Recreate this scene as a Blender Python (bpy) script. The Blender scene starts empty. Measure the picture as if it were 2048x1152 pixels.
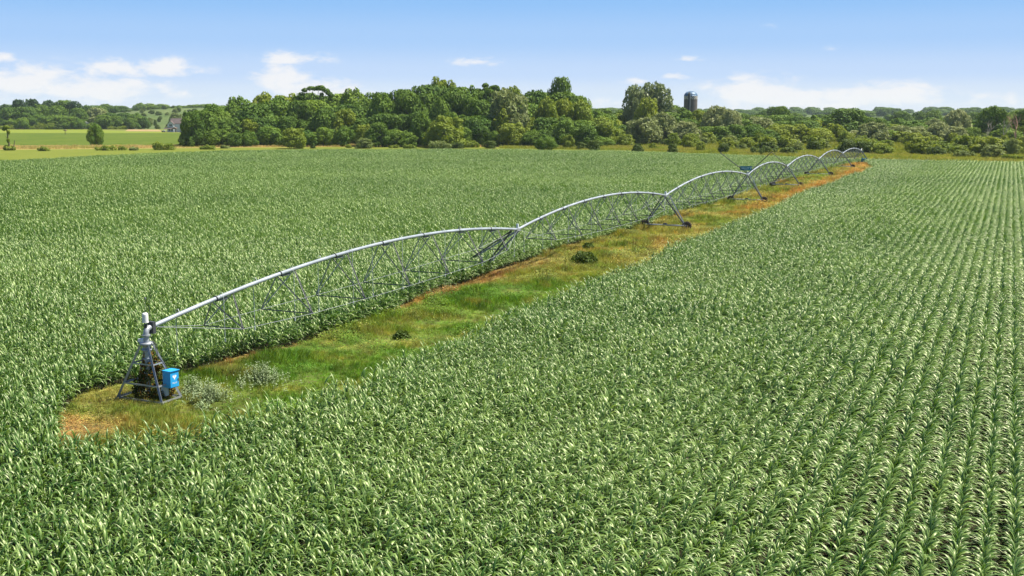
import bpy, math, random
import numpy as np
from mathutils import Vector, Matrix

R = math.radians
random.seed(7)
rng = np.random.default_rng(7)
scene = bpy.context.scene
col = scene.collection

# ------------------------------------------------------------------ camera
H = 13.0                    # drone height
F = 2200.0                  # focal length in photo pixels (2048 wide)
PITCH = math.atan((576 - 228) / F)
CP, SP = math.cos(PITCH), math.sin(PITCH)
cd = bpy.data.cameras.new('camera'); cam = bpy.data.objects.new('camera', cd); col.objects.link(cam)
cam.location = (0, 0, H); cam.rotation_euler = (math.pi / 2 - PITCH, 0, 0)
cd.sensor_width = 36.0; cd.lens = F / 2048 * 36.0
cd.clip_start = 0.5; cd.clip_end = 30000
scene.camera = cam

# ------------------------------------------------------------------ light
SUN_AZ, SUN_EL = R(77), R(60)            # azimuth from +Y towards +X
SUN_STRENGTH = 5.0
SKY_STRENGTH = 0.05
EXPOSURE = 1.05
scene.view_settings.view_transform = 'Standard'
scene.view_settings.look = 'None'
scene.view_settings.exposure = EXPOSURE
scene.view_settings.gamma = 1.0
scene.view_settings.use_curve_mapping = False
sd = bpy.data.lights.new('sun', 'SUN'); sun = bpy.data.objects.new('sun', sd); col.objects.link(sun)
sd.energy = SUN_STRENGTH; sd.angle = R(0.53); sd.color = (1.0, 0.935, 0.80)
sdir = Vector((math.cos(SUN_EL) * math.sin(SUN_AZ), math.cos(SUN_EL) * math.cos(SUN_AZ), math.sin(SUN_EL)))
sun.rotation_euler = sdir.to_track_quat('Z', 'Y').to_euler()
sun.location = (60, 40, 120)
scene.cycles.max_bounces = 6
scene.cycles.diffuse_bounces = 3
scene.cycles.glossy_bounces = 2
scene.cycles.transmission_bounces = 3
scene.cycles.transparent_max_bounces = 4
scene.cycles.volume_bounces = 1
scene.cycles.caustics_reflective = False
scene.cycles.caustics_refractive = False


class NT:
    """small helper round a node tree"""
    def __init__(s, nt):
        s.nt = nt; s.n = nt.nodes; s.l = nt.links
    def new(s, t, **kw):
        n = s.n.new(t)
        for k, v in kw.items(): setattr(n, k, v)
        return n
    def put(s, sock, v):
        if hasattr(v, 'links'): s.l.new(v, sock)
        else: sock.default_value = v
    def math(s, op, a, b=0.0, c=None, clamp=False):
        n = s.new('ShaderNodeMath', operation=op, use_clamp=clamp)
        s.put(n.inputs[0], a); s.put(n.inputs[1], b)
        if c is not None: s.put(n.inputs[2], c)
        return n.outputs[0]
    def mix(s, f, a, b, bt='MIX'):
        n = s.new('ShaderNodeMix', data_type='RGBA', blend_type=bt)
        s.put(n.inputs[0], f); s.put(n.inputs[6], a); s.put(n.inputs[7], b)
        return n.outputs[2]
    def noise(s, vec, scale, detail=4, rough=.55, dist=0.0):
        n = s.new('ShaderNodeTexNoise')
        n.inputs['Scale'].default_value = scale; n.inputs['Detail'].default_value = detail
        n.inputs['Roughness'].default_value = rough; n.inputs['Distortion'].default_value = dist
        if vec is not None: s.l.new(vec, n.inputs['Vector'])
        return n.outputs['Fac']
    def smooth(s, x, lo, hi, a=0.0, b=1.0):
        n = s.new('ShaderNodeMapRange', interpolation_type='SMOOTHSTEP')
        s.put(n.inputs[0], x)
        for i, v in zip((1, 2, 3, 4), (lo, hi, a, b)): n.inputs[i].default_value = v
        return n.outputs[0]


def rgb(r, g, b): return (r, g, b, 1.0)


world = bpy.data.worlds.new('World'); scene.world = world; world.use_nodes = True
def build_sky():
    t = NT(world.node_tree); t.n.clear()
    out = t.new('ShaderNodeOutputWorld'); bg = t.new('ShaderNodeBackground')
    t.l.new(bg.outputs[0], out.inputs[0])
    tc = t.new('ShaderNodeTexCoord'); sep = t.new('ShaderNodeSeparateXYZ')
    t.l.new(tc.outputs['Generated'], sep.inputs[0])
    x, y, z = sep.outputs
    # the clear blue overhead reaches well down towards the horizon on this dry summer day
    zz = t.math('MULTIPLY_ADD', t.math('MAXIMUM', z, 0.0), 2.6, 0.10)
    cmb = t.new('ShaderNodeCombineXYZ'); t.l.new(x, cmb.inputs[0]); t.l.new(y, cmb.inputs[1]); t.l.new(zz, cmb.inputs[2])
    nrm = t.new('ShaderNodeVectorMath', operation='NORMALIZE'); t.l.new(cmb.outputs[0], nrm.inputs[0])
    sky = t.new('ShaderNodeTexSky', sky_type='NISHITA', sun_disc=False)
    sky.sun_elevation = SUN_EL; sky.sun_rotation = SUN_AZ
    sky.altitude = 200; sky.air_density = 1.0; sky.dust_density = 0.4; sky.ozone_density = 2.0
    t.l.new(nrm.outputs[0], sky.inputs['Vector'])
    skyc = t.mix(1.0, sky.outputs[0], rgb(0.94, 0.97, 1.10), 'MULTIPLY')
    el = t.math('ARCSINE', z)
    # pale band low over the land, deepening to blue with height, all the way round
    rp = t.new('ShaderNodeValToRGB'); rp.color_ramp.interpolation = 'EASE'
    K = 1.0 / (SKY_STRENGTH * 2 ** EXPOSURE)
    stops = [(0.0, (.78, .84, .93)), (.16, (.68, .79, .95)), (.30, (.55, .71, .97)), (.56, (.40, .62, .96)), (.86, (.285, .545, .94)), (1.0, (.245, .50, .91))]
    cr = rp.color_ramp
    cr.elements[0].position = 0; cr.elements[1].position = 1
    for p_, c_ in stops[1:-1]: cr.elements.new(p_)
    for e_, (p_, c_) in zip(cr.elements, stops): e_.position = p_; e_.color = rgb(*c_)
    t.l.new(t.math('MULTIPLY', el, 1 / .12, clamp=True), rp.inputs[0])
    low = t.new('ShaderNodeVectorMath', operation='SCALE'); t.l.new(rp.outputs[0], low.inputs[0]); low.inputs['Scale'].default_value = K
    skyc = t.mix(t.smooth(el, .11, .45), low.outputs[0], skyc)
    az = t.math('ARCTAN2', x, y)
    c2 = t.new('ShaderNodeCombineXYZ')
    t.l.new(az, c2.inputs[0]); t.l.new(t.math('MULTIPLY', el, 2.3), c2.inputs[1])
    n1 = t.noise(c2.outputs[0], 42.0, 8, .60, .3)
    n2 = t.noise(c2.outputs[0], 90.0, 5, .6)
    # cumulus banks: (photo x, photo y, half width, half height, strength)
    banks = [(55, 172, 95, 24, 1.0), (18, 131, 26, 10, .75), (245, 146, 62, 14, .95), (345, 143, 62, 13, .95),
             (200, 184, 105, 18, 1.05), (378, 192, 34, 7, .7), (575, 162, 50, 19, 1.1), (640, 182, 90, 15, 1.0),
             (595, 123, 64, 10, .85), (948, 127, 50, 7, .8), (1370, 122, 26, 5, .6), (1342, 155, 34, 6, .65),
             (1262, 166, 40, 7, .6), (1505, 188, 80, 21, 1.1), (1620, 203, 150, 17, 1.0), (1765, 194, 105, 17, 1.0),
             (1990, 202, 70, 12, .6), (1655, 104, 60, 6, .38), (1490, 64, 70, 5, .3), (1150, 205, 140, 10, .5)]
    tot = None
    for (px, py, rx, ry, s) in banks:
        ry *= 1.25
        a0 = math.atan((px - 1024) / F); e0 = (228 - py) / F
        dx = t.math('MULTIPLY', t.math('SUBTRACT', az, a0), F / rx)
        dy = t.math('MULTIPLY', t.math('SUBTRACT', el, e0), F / ry)
        # flat underside: the lower half falls off faster
        dn = t.math('MULTIPLY', t.math('MINIMUM', dy, 0.0), 0.15)
        dy = t.math('ADD', dy, dn)
        d2 = t.math('ADD', t.math('MULTIPLY', dx, dx), t.math('MULTIPLY', dy, dy))
        g = t.math('MULTIPLY', t.math('EXPONENT', t.math('MULTIPLY', d2, -0.62)), s)
        tot = g if tot is None else t.math('MAXIMUM', tot, g)
    # the same kind of cloud elsewhere round the horizon
    band = t.math('MULTIPLY', t.smooth(el, 0.0, 0.02), t.smooth(el, 0.03, 0.09, 1.0, 0.0))
    rest = t.math('MULTIPLY', band, t.smooth(t.noise(c2.outputs[0], 5.0, 3), .45, .62))
    rest = t.math('MULTIPLY', rest, t.smooth(t.math('ABSOLUTE', az), .46, .60))
    tot = t.math('MAXIMUM', tot, rest)
    d = t.math('ADD', tot, t.math('MULTIPLY', t.math('SUBTRACT', n1, .5), 2.1))
    d = t.math('ADD', d, t.math('MULTIPLY', t.math('SUBTRACT', n2, .5), .35))
    m = t.smooth(d, .22, .98)
    m = t.math('MULTIPLY', m, t.smooth(tot, .05, .45))
    skyc = t.mix(t.math('MULTIPLY', m, .92), skyc, rgb(.93 * K, .925 * K, .94 * K))
    t.l.new(skyc, bg.inputs[0])
    bg.inputs[1].default_value = SKY_STRENGTH
build_sky()


# ------------------------------------------------------------------ photo geometry helpers
def ray(x, y):
    a = (x - 1024) / F; b = (576 - y) / F
    return (a, CP + b * SP, -SP + b * CP)
def g(x, y, h=0.0):
    """point of the plane z = h seen at photo pixel x, y"""
    d = ray(x, y); t = (h - H) / d[2]
    return Vector((d[0] * t, d[1] * t, h))
def h_at(y, Z):
    b = (576 - y) / F
    return H + Z * (-SP + b * CP) / (CP + b * SP)
def at(x, Z, h=0.0):
    zc = Z * CP + (H - h) * SP
    return Vector(((x - 1024) / F * zc, Z, h))
def proj(X, Y, Z):
    zc = Y * CP + (H - Z) * SP; yc = Y * SP + (Z - H) * CP
    zc = np.maximum(zc, .1) if isinstance(zc, np.ndarray) else max(zc, .1)
    return 1024 + F * X / zc, 576 - F * yc / zc

def inpoly(px, py, poly):
    inside = np.zeros(px.shape, bool); n = len(poly); j = n - 1
    for i in range(n):
        xi, yi = poly[i][0], poly[i][1]; xj, yj = poly[j][0], poly[j][1]
        c = ((yi > py) != (yj > py)) & (px < (xj - xi) * (py - yi) / ((yj - yi) or 1e-9) + xi)
        inside ^= c; j = i
    return inside

def vnoise(x, y, s, seed=0):
    """smooth value noise on numpy arrays, 0..1"""
    x = np.asarray(x, float) / s; y = np.asarray(y, float) / s
    xi = np.floor(x).astype(np.int64); yi = np.floor(y).astype(np.int64)
    fx = x - xi; fy = y - yi; fx = fx * fx * (3 - 2 * fx); fy = fy * fy * (3 - 2 * fy)
    def h(a, b):
        n = (a * 374761393 + b * 668265263 + seed * 1442695041) & 0xffffffff
        n = ((n ^ (n >> 13)) * 1274126177) & 0xffffffff
        return ((n ^ (n >> 16)) & 0xffff) / 65535.0
    return (h(xi, yi) * (1 - fx) + h(xi + 1, yi) * fx) * (1 - fy) + (h(xi, yi + 1) * (1 - fx) + h(xi + 1, yi + 1) * fx) * fy

THETA = R(24.2)
U = Vector((math.sin(THETA), math.cos(THETA), 0)); V = Vector((math.cos(THETA), -math.sin(THETA), 0))

# ------------------------------------------------------------------ mesh helpers
class MB:
    def __init__(s): s.v = []; s.f = []; s.m = []; s.sm = []
    def add(s, vs, fs, mat=0, smooth=False):
        o = len(s.v); s.v += [tuple(p) for p in vs]
        s.f += [tuple(i + o for i in f) for f in fs]; s.m += [mat] * len(fs); s.sm += [smooth] * len(fs)
    def box(s, c, size, ax=None, mat=0):
        ax = ax or (Vector((1, 0, 0)), Vector((0, 1, 0)), Vector((0, 0, 1)))
        c = Vector(c); vs = []
        for k in (-.5, .5):
            for j in (-.5, .5):
                for i in (-.5, .5):
                    vs.append(c + ax[0] * (i * size[0]) + ax[1] * (j * size[1]) + ax[2] * (k * size[2]))
        s.add(vs, [(0, 2, 3, 1), (4, 5, 7, 6), (0, 1, 5, 4), (2, 6, 7, 3), (0, 4, 6, 2), (1, 3, 7, 5)], mat)
    def tube(s, pts, r, n=8, mat=0, caps=True):
        pts = [Vector(p) for p in pts]
        rs = r if isinstance(r, (list, tuple)) else [r] * len(pts)
        rings = []; ref = None
        for i, p in enumerate(pts):
            d = (pts[min(i + 1, len(pts) - 1)] - pts[max(i - 1, 0)]).normalized()
            if ref is None:
                ref = Vector((0, 0, 1)) if abs(d.z) < .9 else Vector((1, 0, 0))
            a = d.cross(ref).normalized(); b = a.cross(d).normalized()
            rings.append([p + (a * math.cos(2 * math.pi * k / n) + b * math.sin(2 * math.pi * k / n)) * rs[i] for k in range(n)])
        vs = [q for ring in rings for q in ring]; fs = []
        for i in range(len(pts) - 1):
            for k in range(n):
                k2 = (k + 1) % n
                fs.append((i * n + k, i * n + k2, (i + 1) * n + k2, (i + 1) * n + k))
        s.add(vs, fs, mat, True)
        if caps:
            s.add(rings[0], [tuple(range(n))], mat); s.add(rings[-1], [tuple(reversed(range(n)))], mat)
    def bar(s, a, b, w, mat=0, up=None):
        """angle-iron: two thin flanges"""
        a, b = Vector(a), Vector(b); d = (b - a).normalized()
        up = Vector(up) if up else (Vector((0, 0, 1)) if abs(d.z) < .95 else Vector((1, 0, 0)))
        p = d.cross(up).normalized(); q = p.cross(d).normalized(); th = w * .16; L = (b - a).length; c = (a + b) / 2
        s.box(c + p * (w / 2 - th / 2), (L, th, w), (d, p, q), mat)
        s.box(c - q * (w / 2 - th / 2) - p * th / 2, (L, w - th, th), (d, p, q), mat)
    def lathe(s, prof, c=(0, 0, 0), n=24, mat=0, smooth=True, axis=None):
        c = Vector(c); ax = axis or (Vector((1, 0, 0)), Vector((0, 1, 0)), Vector((0, 0, 1)))
        vs = []; fs = []
        for (r, z) in prof:
            for k in range(n):
                a = 2 * math.pi * k / n
                vs.append(c + ax[0] * (r * math.cos(a)) + ax[1] * (r * math.sin(a)) + ax[2] * z)
        for i in range(len(prof) - 1):
            for k in range(n):
                k2 = (k + 1) % n
                fs.append((i * n + k, i * n + k2, (i + 1) * n + k2, (i + 1) * n + k))
        s.add(vs, fs, mat, smooth)
        if prof[0][0] > 1e-4: s.add(vs[:n], [tuple(reversed(range(n)))], mat)
        if prof[-1][0] > 1e-4: s.add(vs[-n:], [tuple(range(n))], mat)
    def mesh(s, name, mats):
        me = bpy.data.meshes.new(name); me.from_pydata(s.v, [], s.f)
        for m in (mats if isinstance(mats, (list, tuple)) else [mats]): me.materials.append(m)
        me.polygons.foreach_set('material_index', s.m); me.polygons.foreach_set('use_smooth', s.sm)
        me.update(); return me
    def build(s, name, mats, parent=None, org=None):
        if org is not None:
            org = Vector(org); s.v = [tuple(Vector(p) - org) for p in s.v]
        o = bpy.data.objects.new(name, s.mesh(name, mats)); col.objects.link(o)
        if org is not None: o.location = org
        if parent: o.parent = parent
        return o

def tag(o, label=None, cat=None, group=None, kind=None):
    if label: o['label'] = label
    if cat: o['category'] = cat
    if group: o['group'] = group
    if kind: o['kind'] = kind
    return o
def empty(name, loc=(0, 0, 0)):
    o = bpy.data.objects.new(name, None); col.objects.link(o); o.location = loc; o.empty_display_size = .2
    return o
def child(name, me, parent):
    o = bpy.data.objects.new(name, me); col.objects.link(o); o.parent = parent; return o


# ------------------------------------------------------------------ materials
def mat(name):
    m = bpy.data.materials.new(name); m.use_nodes = True; t = NT(m.node_tree); t.n.clear()
    out = t.new('ShaderNodeOutputMaterial'); return m, t, out

def plain(name, c, rough=.6, metal=0.0, spec=.5, var=.12, scale=6.0, dirt=None):
    m, t, out = mat(name); b = t.new('ShaderNodeBsdfPrincipled'); t.l.new(b.outputs[0], out.inputs[0])
    tc = t.new('ShaderNodeTexCoord'); n = t.noise(tc.outputs['Object'], scale, 5)
    f = t.smooth(n, .3, .7)
    lo = rgb(*[max(0, k * (1 - var)) for k in c]); hi = rgb(*[k * (1 + var) for k in c])
    cc = t.mix(f, lo, hi)
    if dirt:
        n2 = t.noise(tc.outputs['Object'], scale * .6, 6, .7)
        cc = t.mix(t.math('MULTIPLY', t.smooth(n2, .52, .72), dirt[3]), cc, rgb(*dirt[:3]))
    t.l.new(cc, b.inputs['Base Color']); b.inputs['Metallic'].default_value = metal
    t.put(b.inputs['Roughness'], t.math('MULTIPLY_ADD', n, .2, rough - .1))
    b.inputs['Specular IOR Level'].default_value = spec
    return m

def leaf_mat(name, c, c2, rough=.6, trans=.2, spec=.2, src='face', tcol=None):
    """foliage: colour varies per leaf / plant; part of the light passes through"""
    m, t, out = mat(name); b = t.new('ShaderNodeBsdfPrincipled')
    if src == 'face':
        a = t.new('ShaderNodeAttribute', attribute_name='tone'); oi = t.new('ShaderNodeObjectInfo')
        f = t.math('ADD', t.math('MULTIPLY', a.outputs['Fac'], .55), t.math('MULTIPLY', oi.outputs['Random'], .45))
        cc = t.mix(f, rgb(*c), rgb(*c2))
    elif src == 'inst':
        a = t.new('ShaderNodeAttribute', attribute_name='tint', attribute_type='INSTANCER')
        cc = a.outputs['Color']
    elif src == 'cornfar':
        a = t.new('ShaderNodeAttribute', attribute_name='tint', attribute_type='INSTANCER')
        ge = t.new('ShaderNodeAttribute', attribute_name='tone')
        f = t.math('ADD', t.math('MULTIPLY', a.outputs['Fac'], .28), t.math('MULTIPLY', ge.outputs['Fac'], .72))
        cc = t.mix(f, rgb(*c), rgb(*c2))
    else:
        oi = t.new('ShaderNodeObjectInfo'); cc = t.mix(oi.outputs['Random'], rgb(*c), rgb(*c2))
    t.l.new(cc, b.inputs['Base Color']); b.inputs['Roughness'].default_value = rough
    b.inputs['Specular IOR Level'].default_value = spec
    if name.startswith('corn'): b.inputs['Specular Tint'].default_value = rgb(1.0, .96, .76)      # sheen tinted cream: warmth of sun glints put into the material
    if trans:
        tr = t.new('ShaderNodeBsdfTranslucent'); mx = t.new('ShaderNodeMixShader'); mx.inputs[0].default_value = trans
        hs = t.new('ShaderNodeHueSaturation'); t.l.new(cc, hs.inputs['Color'])
        hs.inputs['Hue'].default_value = .485; hs.inputs['Value'].default_value = 1.7; hs.inputs['Saturation'].default_value = 1.1
        t.l.new(hs.outputs[0], tr.inputs[0])
        t.l.new(b.outputs[0], mx.inputs[1]); t.l.new(tr.outputs[0], mx.inputs[2]); t.l.new(mx.outputs[0], out.inputs[0])
    else: t.l.new(b.outputs[0], out.inputs[0])
    return m

def ground_mat(name, cols, s1, s2, streak=None, rough=.95):
    m, t, out = mat(name); b = t.new('ShaderNodeBsdfPrincipled'); t.l.new(b.outputs[0], out.inputs[0])
    ge = t.new('ShaderNodeNewGeometry'); pos = ge.outputs['Position']
    if streak:
        mp = t.new('ShaderNodeMapping'); t.l.new(pos, mp.inputs[0]); mp.inputs['Scale'].default_value = streak; pos = mp.outputs[0]
    n1 = t.noise(pos, s1, 6, .62); n2 = t.noise(pos, s2, 5, .6)
    c = t.mix(t.smooth(n1, .34, .66), rgb(*cols[0]), rgb(*cols[1]))
    c = t.mix(t.math('MULTIPLY', t.smooth(n2, .38, .70), .75), c, rgb(*cols[2]))
    t.l.new(c, b.inputs['Base Color']); b.inputs['Roughness'].default_value = rough
    b.inputs['Specular IOR Level'].default_value = .1
    bp = t.new('ShaderNodeBump'); bp.inputs['Strength'].default_value = .5; bp.inputs['Distance'].default_value = .15
    t.l.new(n2, bp.inputs['Height']); t.l.new(bp.outputs[0], b.inputs['Normal'])
    return m

M = {}
M['corn_leaf'] = leaf_mat('corn_leaf', (.018, .094, .003), (.235, .350, .092), .45, .23, .95, 'cornfar')  # second colour is pale: sun glints painted into the leaf colour
M['corn_leaf_near'] = leaf_mat('corn_leaf_near', (.018, .094, .003), (.235, .350, .092), .45, .23, .95, 'obj')  # same painted glint colour for the front plants
M['corn_stalk'] = plain('corn_stalk', (.07, .14, .03), .5)
M['galv'] = plain('galvanised_steel', (.33, .355, .39), .48, .35, .5, .10, 3.0, (.30, .29, .28, .35))
M['galv_pipe'] = plain('galvanised_pipe', (.33, .37, .42), .45, .25, .5, .16, .9, (.30, .29, .28, .5))
M['galv_dark'] = plain('shaded_weathered_steel', (.095, .105, .12), .55, .15, .5, .15, 4.0, (.13, .11, .09, .4))  # dark base carries painted shade of the truss; brown blotches are weathering
M['dark_steel'] = plain('dark_steel', (.06, .065, .075), .55, .2, .4)
M['drop'] = plain('hose_plastic', (.42, .46, .48), .5)
M['rubber'] = plain('tyre_rubber', (.050, .042, .037), .85, 0, .3, .3, 8, (.14, .08, .045, .6))
M['white_plastic'] = plain('white_plastic', (.74, .74, .75), .4)
M['grey_box'] = plain('grey_enamel', (.50, .56, .60), .45)
M['blue'] = plain('blue_enamel', (.022, .33, .72), .35, 0, .5, .05)
M['white_print'] = plain('white_print', (.80, .82, .84), .5, var=.02)
M['teal'] = plain('teal_enamel', (.008, .19, .27), .4)
M['teal_print'] = plain('pale_print', (.45, .62, .68), .5)
M['bark'] = plain('bark', (.13, .105, .08), .9, 0, .2, .3, 2.0)
M['pale_bark'] = plain('pale_bark', (.42, .37, .31), .9, 0, .2, .2, 2.0)
M['red_bark'] = plain('reddish_bark', (.33, .20, .14), .9, 0, .2, .2, 2.0)
M['oak'] = leaf_mat('oak_leaves', (.030, .085, .008), (.140, .220, .020), .7, .14)
M['maple'] = leaf_mat('maple_leaves', (.050, .125, .011), (.180, .262, .026), .7, .16)
M['ash'] = leaf_mat('yellow_green_leaves', (.120, .180, .014), (.240, .290, .030), .65, .24)
M['willow'] = leaf_mat('willow_leaves', (.150, .195, .060), (.330, .360, .160), .6, .2)
M['cotton'] = leaf_mat('cottonwood_leaves', (.110, .155, .055), (.230, .275, .120), .5, .25, .4)
M['pine'] = leaf_mat('pine_needles', (.028, .068, .022), (.070, .125, .042), .7, .12)
M['shrub'] = leaf_mat('shrub_leaves', (.110, .180, .016), (.230, .270, .036), .6, .28)
M['dkshrub'] = leaf_mat('dark_shrub_leaves', (.045, .085, .012), (.100, .145, .022), .6, .25)
M['sage'] = leaf_mat('pale_shrub_leaves', (.120, .170, .040), (.230, .275, .090), .6, .25)
M['vine'] = leaf_mat('vine_leaves', (.032, .055, .010), (.110, .125, .022), .6, .2)
M['rust_leaf'] = leaf_mat('rusty_leaves', (.14, .075, .015), (.30, .17, .03), .65, .25)
M['silver'] = leaf_mat('silvery_weed', (.19, .29, .11), (.50, .57, .37), .65, .2)
M['grass'] = leaf_mat('grass_blades', (.1, .2, .03), (.2, .3, .05), .6, .3, .3, 'inst')
M['soil'] = ground_mat('field_soil', [(.024, .021, .012), (.036, .030, .018), (.020, .030, .009)], .8, 6)
M['meadow'] = ground_mat('meadow_grass', [(.058, .100, .006), (.085, .122, .010), (.105, .130, .018)], .05, .35, (1, .35, 1))
M['mown'] = ground_mat('mown_grass', [(.16, .20, .024), (.19, .21, .030), (.12, .17, .02)], .05, .4, (1, .4, 1))
M['margin'] = ground_mat('margin_grass', [(.125, .155, .020), (.150, .170, .026), (.115, .145, .018)], .06, .6, (1, .5, 1))
M['dry'] = ground_mat('dry_grass', [(.33, .255, .10), (.40, .31, .13), (.26, .24, .07)], .06, .5, (1, .5, 1))
M['ground'] = ground_mat('rough_grass', [(.105, .135, .026), (.150, .170, .036), (.20, .195, .055)], .03, .3)
M['hillgrass'] = ground_mat('hill_pasture', [(.080, .118, .034), (.115, .145, .050), (.055, .088, .028)], .012, .10)
M['dirt'] = ground_mat('red_dirt', [(.30, .19, .10), (.34, .23, .12), (.26, .24, .10)], .2, 1.0)
M['brick_white'] = plain('white_siding', (.50, .55, .60), .6, var=.05)
M['roof'] = plain('brown_shingles', (.095, .072, .070), .85, var=.25, scale=2)
M['glass'] = plain('dark_glass', (.03, .045, .06), .12, 0, .8, var=.02)
M['wood'] = plain('weathered_wood', (.17, .12, .085), .85, var=.25)
M['stave'] = plain('concrete_staves', (.13, .115, .105), .85, var=.22, scale=.8, dirt=(.11, .085, .07, .6))
M['dome'] = plain('blue_steel', (.07, .14, .24), .5, .15, .5, var=.12, scale=.7, dirt=(.22, .17, .15, .35))
M['rock'] = plain('pale_rock', (.52, .50, .45), .9, var=.2)

def strip_colour(x, y):
    """plant colour of the uncropped strip, from place along (u) and across (v) it -> rgb arrays"""
    X = np.asarray(x) - P0.x; Y = np.asarray(y) - P0.y
    u = X * U.x + Y * U.y; v = X * V.x + Y * V.y
    green = np.array([.105, .200, .022]); lush = np.array([.150, .230, .030]); gold = np.array([.340, .290, .075])
    olive = np.array([.190, .220, .040]); orange = np.array([.46, .285, .085]); rust = np.array([.34, .215, .075])
    n1 = vnoise(x, y, 3.0, 1); n2 = vnoise(x, y, 1.1, 2); n3 = vnoise(x, y, 8.0, 3); n4 = vnoise(x, y, .45, 4)
    def mixc(a, b, f): f = np.clip(f, 0, 1)[:, None]; return a * (1 - f) + b * f
    def ss(a, b, t): t = np.clip((t - a) / (b - a), 0, 1); return t * t * (3 - 2 * t)
    c = mixc(np.tile(green, (len(u), 1)), lush, ss(.35, .7, n1))
    c = mixc(c, olive, ss(.45, .75, n3) * .8)
    far = ss(30, 66, u + (n1 - .5) * 22)
    c = mixc(c, gold, far * (.10 + .65 * n3))
    c = mixc(c, olive, ss(.5, .8, n1) * far * .6)
    c = mixc(c, orange, ss(75, 150, u + (n3 - .5) * 30) * .85 * ss(1.2, 2.8, v + (n2 - .5) * 1.6) * (.55 + .45 * ss(.25, .5, n1)))
    c = mixc(c, orange, ss(45, 60, u) * ss(.66, .82, n1) * .45)
    c = mixc(c, green * .6, ss(.72, .86, vnoise(x, y, 2.2, 61)) * .6)
    c = mixc(c, gold, ss(.58, .80, vnoise(x, y, 1.3, 62)) * .4)
    c = mixc(c, orange, ss(235, 255, u) * .8)
    # bare rusty fringe beside the corn on the far side
    c = mixc(c, rust, ss(-.7, -1.6, v + (n2 - .5) * 1.1) * ss(4, 9, u) * ss(60, 40, u) * .85)
    c = mixc(c, rust, ss(-2.6, -4.6, u + (n2 - .5) * 1.5) * .8)
    c = mixc(c, (orange + rust) * .45, ss(-5.0, -6.3, u + (n2 - .5) * 1.4) * ss(2.2, .6, v + (n2 - .5)) * .75)
    c = mixc(c, olive, ss(-2.0, -4.0, u) * ss(1.0, 3.0, v) * .8)
    c = mixc(c, gold * .8, ss(4, 0, np.hypot(u - .2, v)) * ss(.5, .75, n2) * .7)
    return c * (.80 + .68 * n4)[:, None]

# ------------------------------------------------------------------ the lie of the land
fL, fF = g(231, 803), g(326, 816)
P0 = (fL + fF) / 2 + U * .68; P0.z = 0
SIDE = (fF - fL).length; DEEP = 1.36

STRIP_L = [(119, 841), (129, 823), (164, 797), (197, 785), (280, 768), (361, 749), (437, 734), (481, 719), (540, 706), (620, 688), (700, 662), (780, 631),
           (831, 606), (889, 583), (945, 564), (996, 545), (1047, 528), (1085, 513), (1123, 499), (1186, 483), (1262, 462), (1293, 455),
           (1374, 424), (1448, 404), (1514, 380), (1590, 357), (1656, 339), (1725, 328)]
STRIP_R = [(112, 856), (132, 861), (202, 861), (276, 851), (364, 844), (408, 833), (466, 815), (525, 800), (598, 779), (698, 753), (800, 707), (963, 640),
           (1034, 614), (1110, 584), (1161, 560), (1237, 531), (1298, 508), (1387, 469), (1463, 441), (1534, 415), (1603, 383), (1666, 359), (1755, 331)]
strip_poly = [g(*p).xy for p in STRIP_L] + [g(x, y, 1.35).xy for x, y in reversed(STRIP_R)]
FAR_EDGE = [(-420, 338), (-150, 325), (0, 318), (250, 306), (500, 297.5), (900, 295.5), (1250, 299), (1500, 308), (1750, 316), (2048, 321), (2300, 325), (2600, 330)]
far_pts = [g(x, y, 1.6) for x, y in FAR_EDGE]
corn_poly = [p.xy for p in far_pts] + [Vector((120, 12)), Vector((-120, 12))]

def sheet(name, pts, z, m, kind='structure'):
    me = bpy.data.meshes.new(name); me.from_pydata([(p[0], p[1], z) for p in pts], [], [tuple(range(len(pts)))])
    me.materials.append(m); o = bpy.data.objects.new(name, me); col.objects.link(o); o['kind'] = kind
    return o
def pxsheet(name, px, z, m): return sheet(name, [g(x, y) for x, y in px], z, m)

sheet('ground', [(-7000, -400), (7000, -400), (7000, 9000), (-7000, 9000)], 0, M['ground'])
sheet('field_soil', [(p[0], p[1]) for p in corn_poly], .02, M['soil'])
pxsheet('meadow', [(-500, 294), (365, 289), (372, 276), (362, 266), (-500, 266)], .03, M['meadow'])
pxsheet('mown_grass', [(-500, 266), (362, 266), (345, 263.5), (252, 262.5), (180, 259), (-500, 259)], .03, M['mown'])
pxsheet('dirt_yard', [(250, 262.4), (325, 263.0), (318, 259.6), (256, 258.6)], .05, M['dirt'])
pxsheet('dry_grass_strip', [(-500, 304), (0, 299.5), (200, 298), (440, 295.5), (700, 294), (1000, 294.2), (1000, 291.5), (470, 291), (180, 292.5), (0, 293.5), (-500, 298)], .04, M['dry'])
pxsheet('margin_grass', [(-500, 346), (-150, 329), (0, 322), (250, 310), (500, 301), (900, 299), (1250, 302.5), (1500, 312), (1750, 320), (2048, 325), (2500, 333),
                         (2500, 322), (2048, 315.5), (1750, 309), (1500, 301), (1250, 294.5), (1000, 294.2), (700, 294), (440, 295.5), (200, 298), (0, 299.5), (-500, 304)], .035, M['margin'])
pxsheet('dry_verge', [(1600, 311.5), (1750, 314.5), (2048, 319), (2500, 326), (2500, 321), (2048, 315.2), (1750, 311.5)], .06, M['dry'])

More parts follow.
